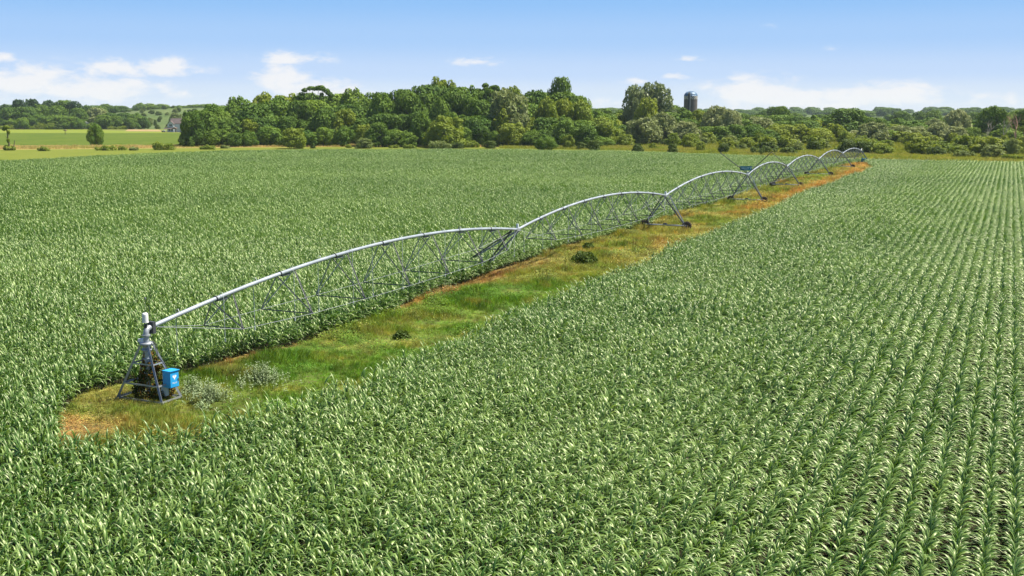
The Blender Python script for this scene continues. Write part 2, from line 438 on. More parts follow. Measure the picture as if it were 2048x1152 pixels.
# the pasture hill and the rise beyond it
def hills():
    xs = np.linspace(-1600, 1400, 76); ys = np.concatenate([np.linspace(930, 1500, 30), np.linspace(1560, 3200, 14)])
    X, Y = np.meshgrid(xs, ys)
    def ss(a, b, t): t = np.clip((t - a) / (b - a), 0, 1); return t * t * (3 - 2 * t)
    lat = .45 + .55 * ss(-560, -400, X) ; lat *= 1 - .75 * ss(-330, -120, X)
    h = 21 * ss(960, 1420, Y) * lat + 5 * (vnoise(X.ravel(), Y.ravel(), 170, 5).reshape(X.shape) - .5) * ss(960, 1100, Y)
    h += 9 * ss(1700, 3000, Y)
    h -= 1.0 * (1 - ss(930, 975, Y))
    n, m_ = X.shape; me = bpy.data.meshes.new('hill')
    vs = np.stack([X.ravel(), Y.ravel(), h.ravel()], 1)
    fs = [(i * m_ + j, i * m_ + j + 1, (i + 1) * m_ + j + 1, (i + 1) * m_ + j) for i in range(n - 1) for j in range(m_ - 1)]
    me.from_pydata(vs.tolist(), [], fs); me.materials.append(M['hillgrass']); me.polygons.foreach_set('use_smooth', [True] * len(fs))
    o = bpy.data.objects.new('hill', me); col.objects.link(o); o['kind'] = 'structure'
    def hz(x, y):
        j = int(np.clip(np.searchsorted(xs, x), 1, m_ - 1)); i = int(np.clip(np.searchsorted(ys, y), 1, n - 1))
        return float(max(0, h[i, j]))
    return hz
hill_z = hills()

# the uncropped strip: a fine sheet whose colour follows what grows there
def grass_strip():
    p = np.array([[q[0], q[1]] for q in strip_poly]); rel = p - np.array([P0.x, P0.y])
    us = np.arange(-8, 275, .8); vs_ = np.arange(-8, 14, .6)
    A, B = np.meshgrid(us, vs_, indexing='ij')
    X = P0.x + A * U.x + B * V.x; Y = P0.y + A * U.y + B * V.y
    ins = inpoly(X.ravel(), Y.ravel(), strip_poly).reshape(X.shape)
    for _ in range(1):
        k = ins.copy(); k[1:] |= ins[:-1]; k[:-1] |= ins[1:]; k[:, 1:] |= ins[:, :-1]; k[:, :-1] |= ins[:, 1:]; ins = k
    Z = .05 + .10 * vnoise(X.ravel(), Y.ravel(), 1.3, 9).reshape(X.shape)
    n, m_ = X.shape; ids = -np.ones(X.shape, int); ids[ins] = np.arange(ins.sum())
    fs = []
    for i in range(n - 1):
        for j in range(m_ - 1):
            q = (ids[i, j], ids[i, j + 1], ids[i + 1, j + 1], ids[i + 1, j])
            if min(q) >= 0: fs.append(tuple(int(k) for k in reversed(q)))
    vv = np.stack([X[ins], Y[ins], Z[ins]], 1); me = bpy.data.meshes.new('grass_strip'); me.from_pydata(vv.tolist(), [], fs)
    c = strip_colour(X[ins], Y[ins]) * .72
    a = me.attributes.new('plant', 'FLOAT_COLOR', 'POINT'); a.data.foreach_set('color', np.concatenate([c, np.ones((len(c), 1))], 1).astype(np.float32).ravel())
    m, t, out = mat('strip_ground'); b = t.new('ShaderNodeBsdfPrincipled'); t.l.new(b.outputs[0], out.inputs[0])
    at_ = t.new('ShaderNodeAttribute', attribute_name='plant'); ge = t.new('ShaderNodeNewGeometry')
    nn = t.noise(ge.outputs['Position'], 5.0, 5, .65)
    t.l.new(t.mix(t.smooth(nn, .40, .68), at_.outputs['Color'], rgb(.075, .055, .030)), b.inputs['Base Color'])
    b.inputs['Roughness'].default_value = .95; b.inputs['Specular IOR Level'].default_value = .1
    me.materials.append(m); me.polygons.foreach_set('use_smooth', [True] * len(fs))
    o = bpy.data.objects.new('grass_strip', me); col.objects.link(o); o['kind'] = 'structure'
grass_strip()


# ------------------------------------------------------------------ scattering with geometry nodes
def scatter(name, pts, rot, scl, idx, tint, protos, kind='stuff'):
    """one object whose points carry instances of the prototype meshes"""
    lib = bpy.data.collections.new(name + '_kinds')
    for i, me in enumerate(protos):
        o = bpy.data.objects.new('%s_%02d' % (name, i), me); lib.objects.link(o)
    me = bpy.data.meshes.new(name); n = len(pts); me.vertices.add(n)
    me.vertices.foreach_set('co', np.asarray(pts, np.float32).ravel())
    for nm, ty, key, arr in (('rot', 'FLOAT_VECTOR', 'vector', rot), ('scl', 'FLOAT_VECTOR', 'vector', scl), ('idx', 'INT', 'value', idx), ('tint', 'FLOAT_COLOR', 'color', tint)):
        a = me.attributes.new(nm, ty, 'POINT')
        a.data.foreach_set(key, np.asarray(arr, np.int32 if ty == 'INT' else np.float32).ravel())
    ob = bpy.data.objects.new(name, me); col.objects.link(ob)
    ng = bpy.data.node_groups.new(name, 'GeometryNodeTree')
    ng.interface.new_socket('Geometry', in_out='INPUT', socket_type='NodeSocketGeometry')
    ng.interface.new_socket('Geometry', in_out='OUTPUT', socket_type='NodeSocketGeometry')
    N = ng.nodes; L = ng.links
    gi = N.new('NodeGroupInput'); go = N.new('NodeGroupOutput'); ip = N.new('GeometryNodeInstanceOnPoints')
    ci = N.new('GeometryNodeCollectionInfo'); ci.inputs['Collection'].default_value = lib
    ci.inputs['Separate Children'].default_value = True; ci.inputs['Reset Children'].default_value = True
    def attr(nm, ty):
        a = N.new('GeometryNodeInputNamedAttribute'); a.data_type = ty; a.inputs['Name'].default_value = nm
        return a.outputs['Attribute']
    e2r = N.new('FunctionNodeEulerToRotation'); L.new(attr('rot', 'FLOAT_VECTOR'), e2r.inputs[0])
    L.new(gi.outputs[0], ip.inputs['Points']); L.new(ci.outputs[0], ip.inputs['Instance'])
    ip.inputs['Pick Instance'].default_value = True
    L.new(attr('idx', 'INT'), ip.inputs['Instance Index']); L.new(e2r.outputs[0], ip.inputs['Rotation'])
    L.new(attr('scl', 'FLOAT_VECTOR'), ip.inputs['Scale']); L.new(ip.outputs[0], go.inputs[0])
    md = ob.modifiers.new('scatter', 'NODES'); md.node_group = ng
    ob['kind'] = kind
    return ob

def set_tone(me, vals):
    a = me.attributes.new('tone', 'FLOAT', 'FACE'); a.data.foreach_set('value', np.asarray(vals, np.float32))

# ------------------------------------------------------------------ corn
def corn_leaf_geo(az, z0, e0, L, W, droop, twist, rnd):
    """one blade: 5 segments, folded along the midrib"""
    n = 5; p = Vector((0, 0, z0)); e = e0; vs = []; ds = L / n
    for i in range(n + 1):
        s = i / n
        w = W * (0.55 + 1.6 * s if s < .28 else 1.0) * (1 - max(0, s - .3) ** 1.6 * 1.95)
        w = max(w, .004)
        a = az + twist * s
        d = Vector((math.cos(a) * math.cos(e), math.sin(a) * math.cos(e), math.sin(e)))
        side = Vector((-math.sin(a), math.cos(a), 0))
        tw = twist * 1.5 * s; up = side.cross(d).normalized() * -1
        side = side * math.cos(tw) + up * math.sin(tw)
        nrm = d.cross(side)
        vs += [p + side * w / 2, p - nrm * (-.22 * w), p - side * w / 2]
        p = p + d * ds
        e = e0 - droop * ((i + 1) / n) ** 1.35
    fs = []
    for i in range(n):
        k = 3 * i
        fs += [(k, k + 1, k + 4, k + 3), (k + 1, k + 2, k + 5, k + 4)]
    return vs, fs

def corn_plan(seed):
    r = random.Random(seed); leaves = []
    a0 = r.gauss(0, .28)          # across the row, give or take; the wind lays most blades over to one side
    n = 10
    for i in range(n):
        q = i / (n - 1)
        az = a0 + (math.pi if r.random() < .40 else 0) + r.gauss(0, .50)
        if q < .86:
            leaves.append((az, .20 + .78 * q + r.uniform(-.04, .04), R(r.uniform(54, 72)), r.uniform(.56, .80) * (1 - .15 * abs(q - .5)),
                           r.uniform(.078, .108), R(r.uniform(95, 160)), r.uniform(-.5, .5)))
        else:
            leaves.append((az + r.gauss(0, .5), .90 + .25 * (q - .86) * 5, R(r.uniform(66, 84)), r.uniform(.50, .68), r.uniform(.055, .075), R(r.uniform(55, 115)), r.uniform(-.5, .5)))
    return leaves, 1.02

def corn_mesh(seeds, offs, name):
    mb = MB(); tones = []
    for sd_, (ox, oy, rz, sc) in zip(seeds, offs):
        leaves, ht = corn_plan(sd_); r = random.Random(sd_ + 99); T = Matrix.Translation((ox, oy, 0)) @ Matrix.Rotation(rz, 4, 'Z') @ Matrix.Scale(sc, 4)
        for lf in leaves:
            vs, fs = corn_leaf_geo(*lf, r); mb.add([T @ q for q in vs], fs, 0, True); tones += [min(1, max(0, r.gauss(.85, .15) if r.random() < .42 else r.gauss(.16, .14)))] * len(fs)  # many blades toned pale: sunlit sheen put into their colour
        st = MB(); st.tube([(0, 0, 0), (0, 0, ht * .6), (0, 0, ht)], [.016, .014, .006], 3, caps=False)
        mb.add([T @ Vector(q) for q in st.v], st.f, 1, True); tones += [.5] * len(st.f)
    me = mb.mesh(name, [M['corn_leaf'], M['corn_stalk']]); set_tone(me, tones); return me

def corn_field():
    ROW, SP_ = .762, .175
    RZ = -THETA                        # local x axis of a plant runs across the row
    cor = [Vector(p) for p in corn_poly]
    us = [(p - P0.xy).dot(U.xy) for p in cor]; vs_ = [(p - P0.xy).dot(V.xy) for p in cor]
    k0, k1 = int(min(vs_) / ROW) - 1, int(max(vs_) / ROW) + 1
    rows = np.arange(k0, k1 + 1) * ROW + .25
    uu = np.arange(min(us), max(us), SP_)
    def vis(x, y, margin):
        px, py = proj(x, y, np.full_like(x, 1.0))
        mpx = margin * F / np.maximum(y, 5)
        return (y > 14) & (px > -mpx - 20) & (px < 2048 + mpx + 20) & (py < 1152 + mpx * .55 + 20)
    singles = []; patches = []
    PL = 12 * SP_
    for v in rows:
        # plants one by one: near the camera and beside the strip
        ph = rng.uniform(0, SP_)
        u = uu + ph + rng.normal(0, .035, len(uu))
        x = P0.x + u * U.x + v * V.x + rng.normal(0, .025, len(u)); y = P0.y + u * U.y + v * V.y
        nearstrip = (v > -9) & (v < 17) & (u < 285) & (u > -14)
        one = (y < 105) | nearstrip
        k = one & vis(x, y, 6.0)
        singles.append(np.stack([x[k], y[k]], 1))
        pu = np.arange(min(us), max(us), PL) + rng.uniform(0, PL)
        x = P0.x + pu * U.x + v * V.x; y = P0.y + pu * U.y + v * V.y
        ns = (v > -9) & (v < 17) & (pu < 285) & (pu > -14)
        k = ~((y < 105) | ns) & vis(x, y, 8.0)
        patches.append(np.stack([x[k], y[k]], 1))
    S = np.concatenate(singles); Pt = np.concatenate(patches)
    S = S[inpoly(S[:, 0], S[:, 1], corn_poly) & ~inpoly(S[:, 0], S[:, 1], strip_poly)]
    Pt = Pt[inpoly(Pt[:, 0], Pt[:, 1], corn_poly)]
    S = S[rng.random(len(S)) > .035]
    # the 300 plants that show largest stand as plants of their own
    px, py = proj(S[:, 0], S[:, 1], np.full(len(S), 1.0))
    front = np.where((px > 10) & (px < 2038) & (py < 1150))[0]
    front = front[np.argsort(-py[front])][:300]
    mask = np.ones(len(S), bool); mask[front] = False
    NEAR = S[front]; S = S[mask]
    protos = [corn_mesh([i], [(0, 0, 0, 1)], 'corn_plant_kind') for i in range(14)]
    n = len(S)
    grow = lambda a: .82 + .22 * vnoise(a[:, 0], a[:, 1], 14, 21) + .20 * (vnoise(a[:, 0], a[:, 1], 3, 22) - .5)
    rz = RZ + rng.normal(0, .25, n)
    sc = (grow(S) * rng.normal(1, .11, n))
    tl = lambda a: np.clip(.5 + .8 * (vnoise(a[:, 0], a[:, 1], 22, 31) - .5) + .5 * (vnoise(a[:, 0], a[:, 1], 5, 32) - .5) + rng.normal(0, .18, len(a)), 0, 1)
    def tint(a): q = tl(a); return np.stack([q, q, q, np.ones_like(q)], 1)
    rot = np.stack([rng.normal(0, .05, n), rng.normal(0, .05, n), rz], 1)
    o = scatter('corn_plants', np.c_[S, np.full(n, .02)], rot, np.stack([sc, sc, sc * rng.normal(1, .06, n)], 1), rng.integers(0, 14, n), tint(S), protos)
    tag(o, 'rows of green corn plants filling the field on both sides of the grassy strip', 'corn crop')
    r = random.Random(3); pp = []
    for i in range(16):
        offs = [(r.gauss(0, .05), (j - 5.5) * SP_ + r.gauss(0, .03), r.gauss(0, .25), r.gauss(1, .09)) for j in range(12)]
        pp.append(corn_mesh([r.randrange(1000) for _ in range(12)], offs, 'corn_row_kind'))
    n = len(Pt); sc = grow(Pt)
    rot = np.stack([np.zeros(n), np.zeros(n), np.full(n, RZ)], 1)
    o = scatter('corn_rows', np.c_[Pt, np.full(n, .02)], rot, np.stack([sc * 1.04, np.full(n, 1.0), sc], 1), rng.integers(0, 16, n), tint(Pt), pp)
    tag(o, 'distant rows of green corn stretching to the wood at the end of the field', 'corn crop')
    print('CORN singles', len(S), 'patches', n)
    # front plants: stalk with separate leaves
    kinds = []
    for i in range(14):
        leaves, ht = corn_plan(i); rr = random.Random(i)
        mb = MB(); mb.tube([(0, 0, 0), (0, 0, ht * .6), (0, 0, ht)], [.016, .014, .006], 5, caps=False)
        ls = []
        for lf in leaves:
            l = MB(); l.add(*corn_leaf_geo(*lf, rr), 0, True); ls.append(l.mesh('leaf', M['corn_leaf_near']))
        kinds.append((mb.mesh('corn_plant', M['corn_stalk']), ls))
    gs = grow(NEAR)
    for (x, y), s in zip(NEAR, gs):
        st, ls = kinds[random.randrange(14)]
        o = bpy.data.objects.new('corn_plant', st); col.objects.link(o)
        o.location = (x, y, .02); o.rotation_euler = (random.gauss(0, .05), random.gauss(0, .05), RZ + random.gauss(0, .25))
        s *= random.gauss(1, .08); o.scale = (s, s, s)
        tag(o, 'corn plant with long arching leaves in the front rows along the bottom edge', 'corn plant', 'corn plants of the front rows')
        for l in ls: child('leaf', l, o)
corn_field()


# ------------------------------------------------------------------ grass of the strip and the verges
def tuft(seed, n, h, spread, w, plume=0):
    r = random.Random(seed); mb = MB()
    for i in range(n):
        a = r.uniform(0, 6.28); d = spread * math.sqrt(r.random()); b = Vector((d * math.cos(a), d * math.sin(a), 0))
        hh = h * r.uniform(.5, 1.1); la = r.uniform(0, 6.28); lean = r.uniform(.1, .65) * hh
        sd_ = Vector((-math.sin(la + 1), math.cos(la + 1), 0)) * w * r.uniform(.6, 1.3)
        m_ = b + Vector((math.cos(la) * lean * .35, math.sin(la) * lean * .35, hh * .6)); t_ = b + Vector((math.cos(la) * lean, math.sin(la) * lean, hh))
        mb.add([b - sd_ / 2, b + sd_ / 2, m_ + sd_ * .42, m_ - sd_ * .42, t_], [(0, 1, 2, 3), (3, 2, 4)], 0, True)
    me = mb.mesh('grass_tuft', M['grass']); return me

def forb(seed, h):
    r = random.Random(seed); mb = MB()
    for i in range(26):
        a = r.uniform(0, 6.28); d = .26 * math.sqrt(r.random()); c = Vector((d * math.cos(a), d * math.sin(a), h * r.uniform(.15, 1) * (1 - 1.6 * d)))
        s_ = r.uniform(.05, .11); t = Vector((math.cos(a + r.gauss(0, .6)), math.sin(a + r.gauss(0, .6)), r.uniform(-.3, .5))).normalized(); b = t.cross(Vector((0, 0, 1))).normalized() * s_ * .32
        mb.add([c, c + t * s_ * .5 + b, c + t * s_, c + t * s_ * .5 - b], [(0, 1, 2, 3)], 0, True)
    return mb.mesh('leafy_weed', M['grass'])

def strip_grass():
    us = np.array([(Vector(p) - P0.xy).dot(U.xy) for p in strip_poly])
    pts = []; scl = []
    for (u0, u1, dens, s) in ((-8, 14, 46, 1.0), (14, 50, 30, 1.1), (50, 110, 15, 1.35), (110, 275, 7, 1.8)):
        n = int((u1 - u0) * 22 * dens)
        u = rng.uniform(u0, u1, n); v = rng.uniform(-8, 14, n)
        x = P0.x + u * U.x + v * V.x; y = P0.y + u * U.y + v * V.y
        k = inpoly(x, y, strip_poly); x, y, u = x[k], y[k], u[k]
        k = rng.random(len(x)) < (.45 + .75 * vnoise(x, y, 1.7, 41)); x, y = x[k], y[k]
        pts.append(np.stack([x, y, np.full(len(x), .05)], 1))
        sc = s * (.50 + 1.10 * vnoise(x, y, 2.4, 42) ** 1.5) * rng.uniform(.6, 1.35, len(x)); scl.append(sc)
    pts = np.concatenate(pts); sc = np.concatenate(scl); n = len(pts)
    c = strip_colour(pts[:, 0], pts[:, 1]) * rng.uniform(.6, 1.35, (n, 1)) * np.exp(rng.normal(0, .10, (n, 3)))
    rot = np.stack([np.zeros(n), np.zeros(n), rng.uniform(0, 6.28, n)], 1)
    o = scatter('strip_grass', pts, rot, np.stack([sc, sc, sc], 1), np.where(vnoise(pts[:, 0], pts[:, 1], 2.6, 63) + rng.normal(0, .14, n) > .58, rng.integers(6, 9, n), rng.integers(0, 6, n)), np.c_[c, np.ones(n)],
                [tuft(i, 15, .36, .20, .022) for i in range(6)] + [forb(90 + i, .4) for i in range(3)])
    tag(o, 'rough green, golden and rusty grass growing along the uncropped strip', 'grass')
    print('GRASS', n)
strip_grass()

def verge_grass(name, label, px, dens, c0, c1, s):
    poly = [g(x, y).xy for x, y in px]
    xs = [p.x for p in poly]; ys = [p.y for p in poly]
    n = int((max(xs) - min(xs)) * (max(ys) - min(ys)) * dens)
    x = rng.uniform(min(xs), max(xs), n); y = rng.uniform(min(ys), max(ys), n); k = inpoly(x, y, poly); x, y = x[k], y[k]; n = len(x)
    f = np.clip(vnoise(x, y, 9, 51) * 1.5 - .25 + rng.normal(0, .15, n), 0, 1)[:, None]
    c = (np.array(c0) * (1 - f) + np.array(c1) * f) * rng.uniform(.8, 1.2, (n, 1))
    sc = s * rng.uniform(.6, 1.3, n) * (.5 + vnoise(x, y, 6, 52))
    o = scatter(name, np.c_[x, y, np.full(n, .04)], np.stack([np.zeros(n), np.zeros(n), rng.uniform(0, 6.28, n)], 1), np.stack([sc, sc, sc], 1), rng.integers(0, 4, n), np.c_[c, np.ones(n)],
                [tuft(70 + i, 16, .36, .30, .05) for i in range(4)])
    tag(o, label, 'grass'); return n
verge_grass('tall_dry_grass', 'tan dry grass in a thin line beyond the left end of the corn', [(-60, 300), (0, 299), (200, 297.5), (440, 295), (700, 294), (1000, 294.2), (1000, 292), (470, 291.5), (180, 293), (0, 294), (-60, 294)], .9, (.50, .40, .17), (.34, .33, .09), 2.0)
verge_grass('verge_grass', 'yellow green rough grass between the corn and the shrubs on the right', [(1000, 297), (1250, 301), (1500, 311), (1750, 319), (2110, 325), (2110, 311), (1750, 302), (1500, 294), (1250, 291), (1000, 293)], 1.0, (.22, .27, .04), (.32, .31, .07), 1.8)
verge_grass('scrub_grass', 'olive rough grass under the scrub in front of the wood', [(1150, 291), (1500, 294), (1750, 302), (2110, 311), (2110, 283), (1500, 283), (1150, 288)], .35, (.17, .21, .03), (.27, .28, .05), 2.6)


# ------------------------------------------------------------------ crowns, shrubs, trees
def leaves_on(lobes, n, size, seed, mats, jitter=.5, inner=.25, aspect=1.6, split=None):
    """leaf sprays spread through the outer part of the given lobes (centre, radii)"""
    r = np.random.default_rng(seed); C = np.array([l[0] for l in lobes]); Rr = np.array([l[1] for l in lobes])
    area = (Rr[:, 0] * Rr[:, 2]) + .2 * Rr[:, 0] ** 2; pick = r.choice(len(lobes), int(n * 1.9), p=area / area.sum())
    d = r.normal(size=(len(pick), 3)); d /= np.linalg.norm(d, axis=1)[:, None]
    rad = np.where(r.random(len(pick)) < inner, r.uniform(.45, .85, len(pick)), r.uniform(.82, 1.08, len(pick)))
    p = C[pick] + d * Rr[pick] * rad[:, None]
    keep = np.ones(len(p), bool)
    for c, q in zip(C, Rr):
        keep &= (((p - c) / (q * .68)) ** 2).sum(1) > 1
    keep |= r.random(len(p)) < .08
    p, d = p[keep][:n], d[keep][:n]
    nrm = d + r.normal(size=d.shape) * jitter; nrm[:, 2] += .35; nrm /= np.linalg.norm(nrm, axis=1)[:, None]
    t = np.cross(nrm, r.normal(size=d.shape)); t /= np.linalg.norm(t, axis=1)[:, None]; b = np.cross(nrm, t)
    s = size * r.uniform(.55, 1.35, len(p))[:, None]
    q = np.stack([p - t * s * .5 * aspect, p - b * s * .5 - nrm * s * .12, p + t * s * .5 * aspect, p + b * s * .5 - nrm * s * .12], 1).reshape(-1, 3)
    m = len(p); me = bpy.data.meshes.new('crown')
    me.vertices.add(4 * m); me.vertices.foreach_set('co', q.astype(np.float32).ravel())
    me.loops.add(4 * m); me.loops.foreach_set('vertex_index', np.arange(4 * m, dtype=np.int32))
    me.polygons.add(m); me.polygons.foreach_set('loop_start', np.arange(0, 4 * m, 4, dtype=np.int32))
    me.update(calc_edges=True)
    ms = mats if isinstance(mats, (list, tuple)) else [mats]
    for k in ms: me.materials.append(k)
    if len(ms) > 1:
        me.polygons.foreach_set('material_index', (r.random(m) < (split if split else .3)).astype(np.int32))
    lobe_t = r.random(len(lobes))
    set_tone(me, np.clip(.55 * lobe_t[pick[keep][:n]] + .45 * r.random(m), 0, 1)); me.validate()
    return me

def dome_lobes(seed, n, zlo=.16, squash=1.0, rl=(.17, .33), pointy=0.0, ragged=.16, fine=22):
    """lobes filling a crown one unit high and about one unit wide"""
    r = random.Random(seed); L = []
    for i in range(n):
        z = zlo + (1 - zlo) * ((i + r.random()) / n) ** .9
        k = (z - zlo) / (1 - zlo)
        prof = (math.sin(math.pi * min(1, .18 + .82 * k) ** (.85)) ** .55) if not pointy else (1 - k) ** pointy * .95 + .06
        a = i * 2.399 + r.uniform(-.5, .5); rad = .5 * prof * r.uniform(.55, .95)
        q = r.uniform(*rl) * (.6 + .4 * prof) * ((1.15 - .75 * k) if pointy else 1.0); rz_ = q * (.72 if not pointy else .9) * squash
        z = min(z, 1 - rz_ * .9)
        L.append(((rad * math.cos(a) * (1 + r.gauss(0, ragged)), rad * math.sin(a), max(z, zlo * .6 + rz_ * .6)), (q, q, rz_)))
    base = list(L)
    for i in range(fine):                  # small sprays that break the outline
        c, q = r.choice(base); d = Vector((r.gauss(0, 1), r.gauss(0, 1), r.gauss(.35, .8))).normalized(); k = r.uniform(.06, .13)
        L.append(((c[0] + d.x * q[0] * 1.02, c[1] + d.y * q[1] * 1.02, min(c[2] + d.z * q[2] * 1.05, 1.03)), (k, k, k * r.uniform(.6, 1))))
    L.append(((0, 0, .55), (.26, .26, .34)))
    return L

def trunk_mesh(seed, m, ht=.75, r0=.028, limbs=6):
    r = random.Random(seed); mb = MB()
    mb.tube([(0, 0, 0), (r.gauss(0, .01), r.gauss(0, .01), ht * .4), (r.gauss(0, .02), r.gauss(0, .02), ht)], [r0, r0 * .7, r0 * .15], 7)
    for i in range(limbs):
        z = ht * r.uniform(.25, .8); a = r.uniform(0, 6.28); l = r.uniform(.2, .38)
        mb.tube([(0, 0, z), (math.cos(a) * l * .5, math.sin(a) * l * .5, z + l * .5), (math.cos(a) * l, math.sin(a) * l, z + l * .8)], [r0 * .45, r0 * .3, r0 * .08], 5)
    return mb.mesh('trunk', m)

KIND = {}
def kinds():
    for i in range(4): KIND['oak', i] = (leaves_on(dome_lobes(10 + i, 22), 6800, .046, 10 + i, M['oak']), trunk_mesh(i, M['bark']))
    for i in range(3): KIND['maple', i] = (leaves_on(dome_lobes(30 + i, 20, rl=(.2, .32)), 6800, .046, 30 + i, M['maple']), trunk_mesh(i + 9, M['bark']))
    for i in range(3): KIND['ash', i] = (leaves_on(dome_lobes(50 + i, 18), 6800, .046, 50 + i, M['ash']), trunk_mesh(i + 19, M['bark']))
    for i in range(3): KIND['willow', i] = (leaves_on(dome_lobes(70 + i, 24, .08, 1.25, (.16, .27)), 6000, .045, 70 + i, M['willow'], 1.0, .3, 2.4), trunk_mesh(i + 29, M['bark']))
    for i in range(2): KIND['cotton', i] = (leaves_on(dome_lobes(90 + i, 26, .14, 1.2, (.13, .22)), 5200, .040, 90 + i, M['cotton'], 1.1, .35), trunk_mesh(i + 39, M['bark'], .85, .03, 12))
    for i in range(2): KIND['pine', i] = (leaves_on(dome_lobes(110 + i, 26, .08, 1.1, (.13, .26), 0, .25), 5200, .045, 110 + i, M['pine'], .9, .3, 2.0), trunk_mesh(i + 49, M['bark'], .95, .022, 0))
    for i in range(3): KIND['shrub', i] = (leaves_on(dome_lobes(130 + i, 12, .0, 1.0, (.24, .36)), 2600, .075, 130 + i, M['shrub']), None)
    for i in range(2): KIND['dkshrub', i] = (leaves_on(dome_lobes(140 + i, 11, .0, 1.0, (.26, .38)), 2600, .075, 140 + i, M['dkshrub']), None)
    for i in range(2): KIND['sage', i] = (leaves_on(dome_lobes(150 + i, 13, .0, 1.1, (.20, .32)), 2600, .070, 150 + i, M['sage'], 1.0), None)
kinds()
NVAR = {}
for k in KIND: NVAR[k[0]] = NVAR.get(k[0], 0) + 1

TREES = []      # (object, cell key, x) collected for the labels
def plant(kind, loc, hgt, wid, label=None, cat=None, group=None, name=None, sink=0.0):
    cr, tr = KIND[kind, random.randrange(NVAR[kind])]
    wid /= 1.12                     # lobes reach a little past the unit crown
    sc = (wid * random.uniform(.95, 1.05), wid * random.uniform(.95, 1.05), hgt)
    loc = Vector(loc); rz = random.uniform(0, 6.28)
    if tr is None and wid / hgt > 1.9:
        # a wide bush is several rounded heads side by side
        n = int(math.ceil(wid / hgt * 1.3)) + 1; L = []
        for i in range(n):
            x = (-.5 + (i + .5) / n) * wid * .86 + random.gauss(0, .04) * wid; q = hgt * random.uniform(.42, .6); ed = 1 - .45 * abs(x) / (wid * .5)
            L.append(((x, random.gauss(0, .12) * wid, hgt * random.uniform(.28, .5) * ed), (q, q, q * random.uniform(.8, 1.05) * ed)))
        for i in range(n * 3):
            c, q = random.choice(L[:n]); a = random.uniform(0, 6.28); k = random.uniform(.15, .28) * hgt
            L.append(((c[0] + q[0] * math.cos(a) * .9, c[1] + q[1] * math.sin(a) * .9, c[2] + q[2] * random.uniform(.1, .85)), (k, k, k)))
        cr = leaves_on(L, 1500, .32 if hgt > 1 else .2, random.randrange(9999), M[kind], .6); o = bpy.data.objects.new(name or 'bush', cr); col.objects.link(o); o.location = loc; o.rotation_euler.z = random.uniform(-.15, .15)
        tag(o, label, cat or 'bush', group); return o
    if tr is None:
        o = bpy.data.objects.new(name or 'bush', cr); col.objects.link(o); o.location = loc; o.scale = sc; o.rotation_euler.z = rz
        tag(o, label, cat or 'bush', group); return o
    o = empty(name or ('willow_tree' if kind == 'willow' else 'pine_tree' if kind == 'pine' else 'broadleaf_tree'), loc)
    o.rotation_euler.z = rz; o.scale = sc
    child('crown', cr, o)
    t = child('trunk', tr, o)
    f = sc[2] / sc[0]                # keep the trunk round and sized by height
    t.scale = (min(1.6, f), min(1.6, f), 1)
    tag(o, label, cat or 'tree', group); return o

TONE = {'oak': 'dark green', 'maple': 'mid green', 'ash': 'yellowish green', 'willow': 'pale silvery', 'cotton': 'grey green', 'pine': 'blackish green'}
def tree_px(kind, x, ytop, wpx, Z, label=None, **kw):
    p = at(x, Z, 0); base = hill_z(p.x, p.y) if Z > 940 else 0.0
    p.z = base - .15; hh = h_at(ytop, Z) - base
    return plant(kind, p, max(hh, 1.5), wpx * Z / F, label, **kw)

# trees and bushes the photo lets one point to
NAMED = [
    ('oak', 1122, 156, 50, 520, 'tall dark narrow crown standing up at the right shoulder of the wood'),
    ('willow', 1012, 185, 80, 462, 'pale olive tree with a feathery crown below the open-crowned oak'),
    ('ash', 893, 236, 76, 432, 'broad yellow green tree bulging from the middle of the wood edge'),
    ('ash', 588, 257, 50, 420, 'small round yellow green tree standing free before the wood'),
    ('cotton', 1270, 170, 62, 566, 'narrower, left of the two tall grey cottonwoods'),
    ('cotton', 1304, 165, 84, 572, 'right, wider of the two tall grey cottonwoods'),
    ('ash', 1296, 199, 52, 550, 'yellow green crown tucked under the twin cottonwoods'),
    ('maple', 1368, 220, 40, 560, 'green tree hiding the foot of the silo on its left side'),
    ('ash', 1398, 223, 42, 556, 'yellow green tree hiding the foot of the silo on its right side'),
    ('willow', 1290, 238, 66, 470, 'pale silvery willow before the two tall cottonwoods'),
    ('willow', 1326, 228, 64, 478, 'tallest of the pale silvery willows below the silo'),
    ('willow', 1370, 245, 58, 466, 'pale silvery willow with a drooping right side just below the silo'),
    ('willow', 1432, 214, 56, 540, 'pale feathery tree right of the silo'),
    ('willow', 1462, 222, 46, 520, 'pale feathery tree, second one right of the silo'),
    ('oak', 1690, 217, 78, 560, 'big dark dome-shaped tree above the far end of the irrigation machine'),
    ('willow', 1912, 221, 52, 540, 'grey olive rounded tree left of the tall dark ragged tree'),
    ('oak', 1985, 213, 56, 500, 'tall dark ragged tree left of the bare reddish trees'),
    ('oak', 2052, 219, 56, 505, 'dark tree at the right edge of the photo, behind the bare reddish trees'),
    ('maple', 193, 249, 26, 455, 'lone egg-shaped green tree standing in the meadow'),
    ('oak', 405, 221, 60, 450, 'dark tree at the left end of the wood, beside the white house'),
    ('oak', 385, 224, 44, 440, 'dark leafy tree partly hiding the white house'),
    ('oak', 1560, 213, 40, 700, 'hazy dark tree rising over the wood between the silo and the big dome tree'),
]
for k, x, yt, w, Z, lab in NAMED: tree_px(k, x, yt, w, Z, lab)
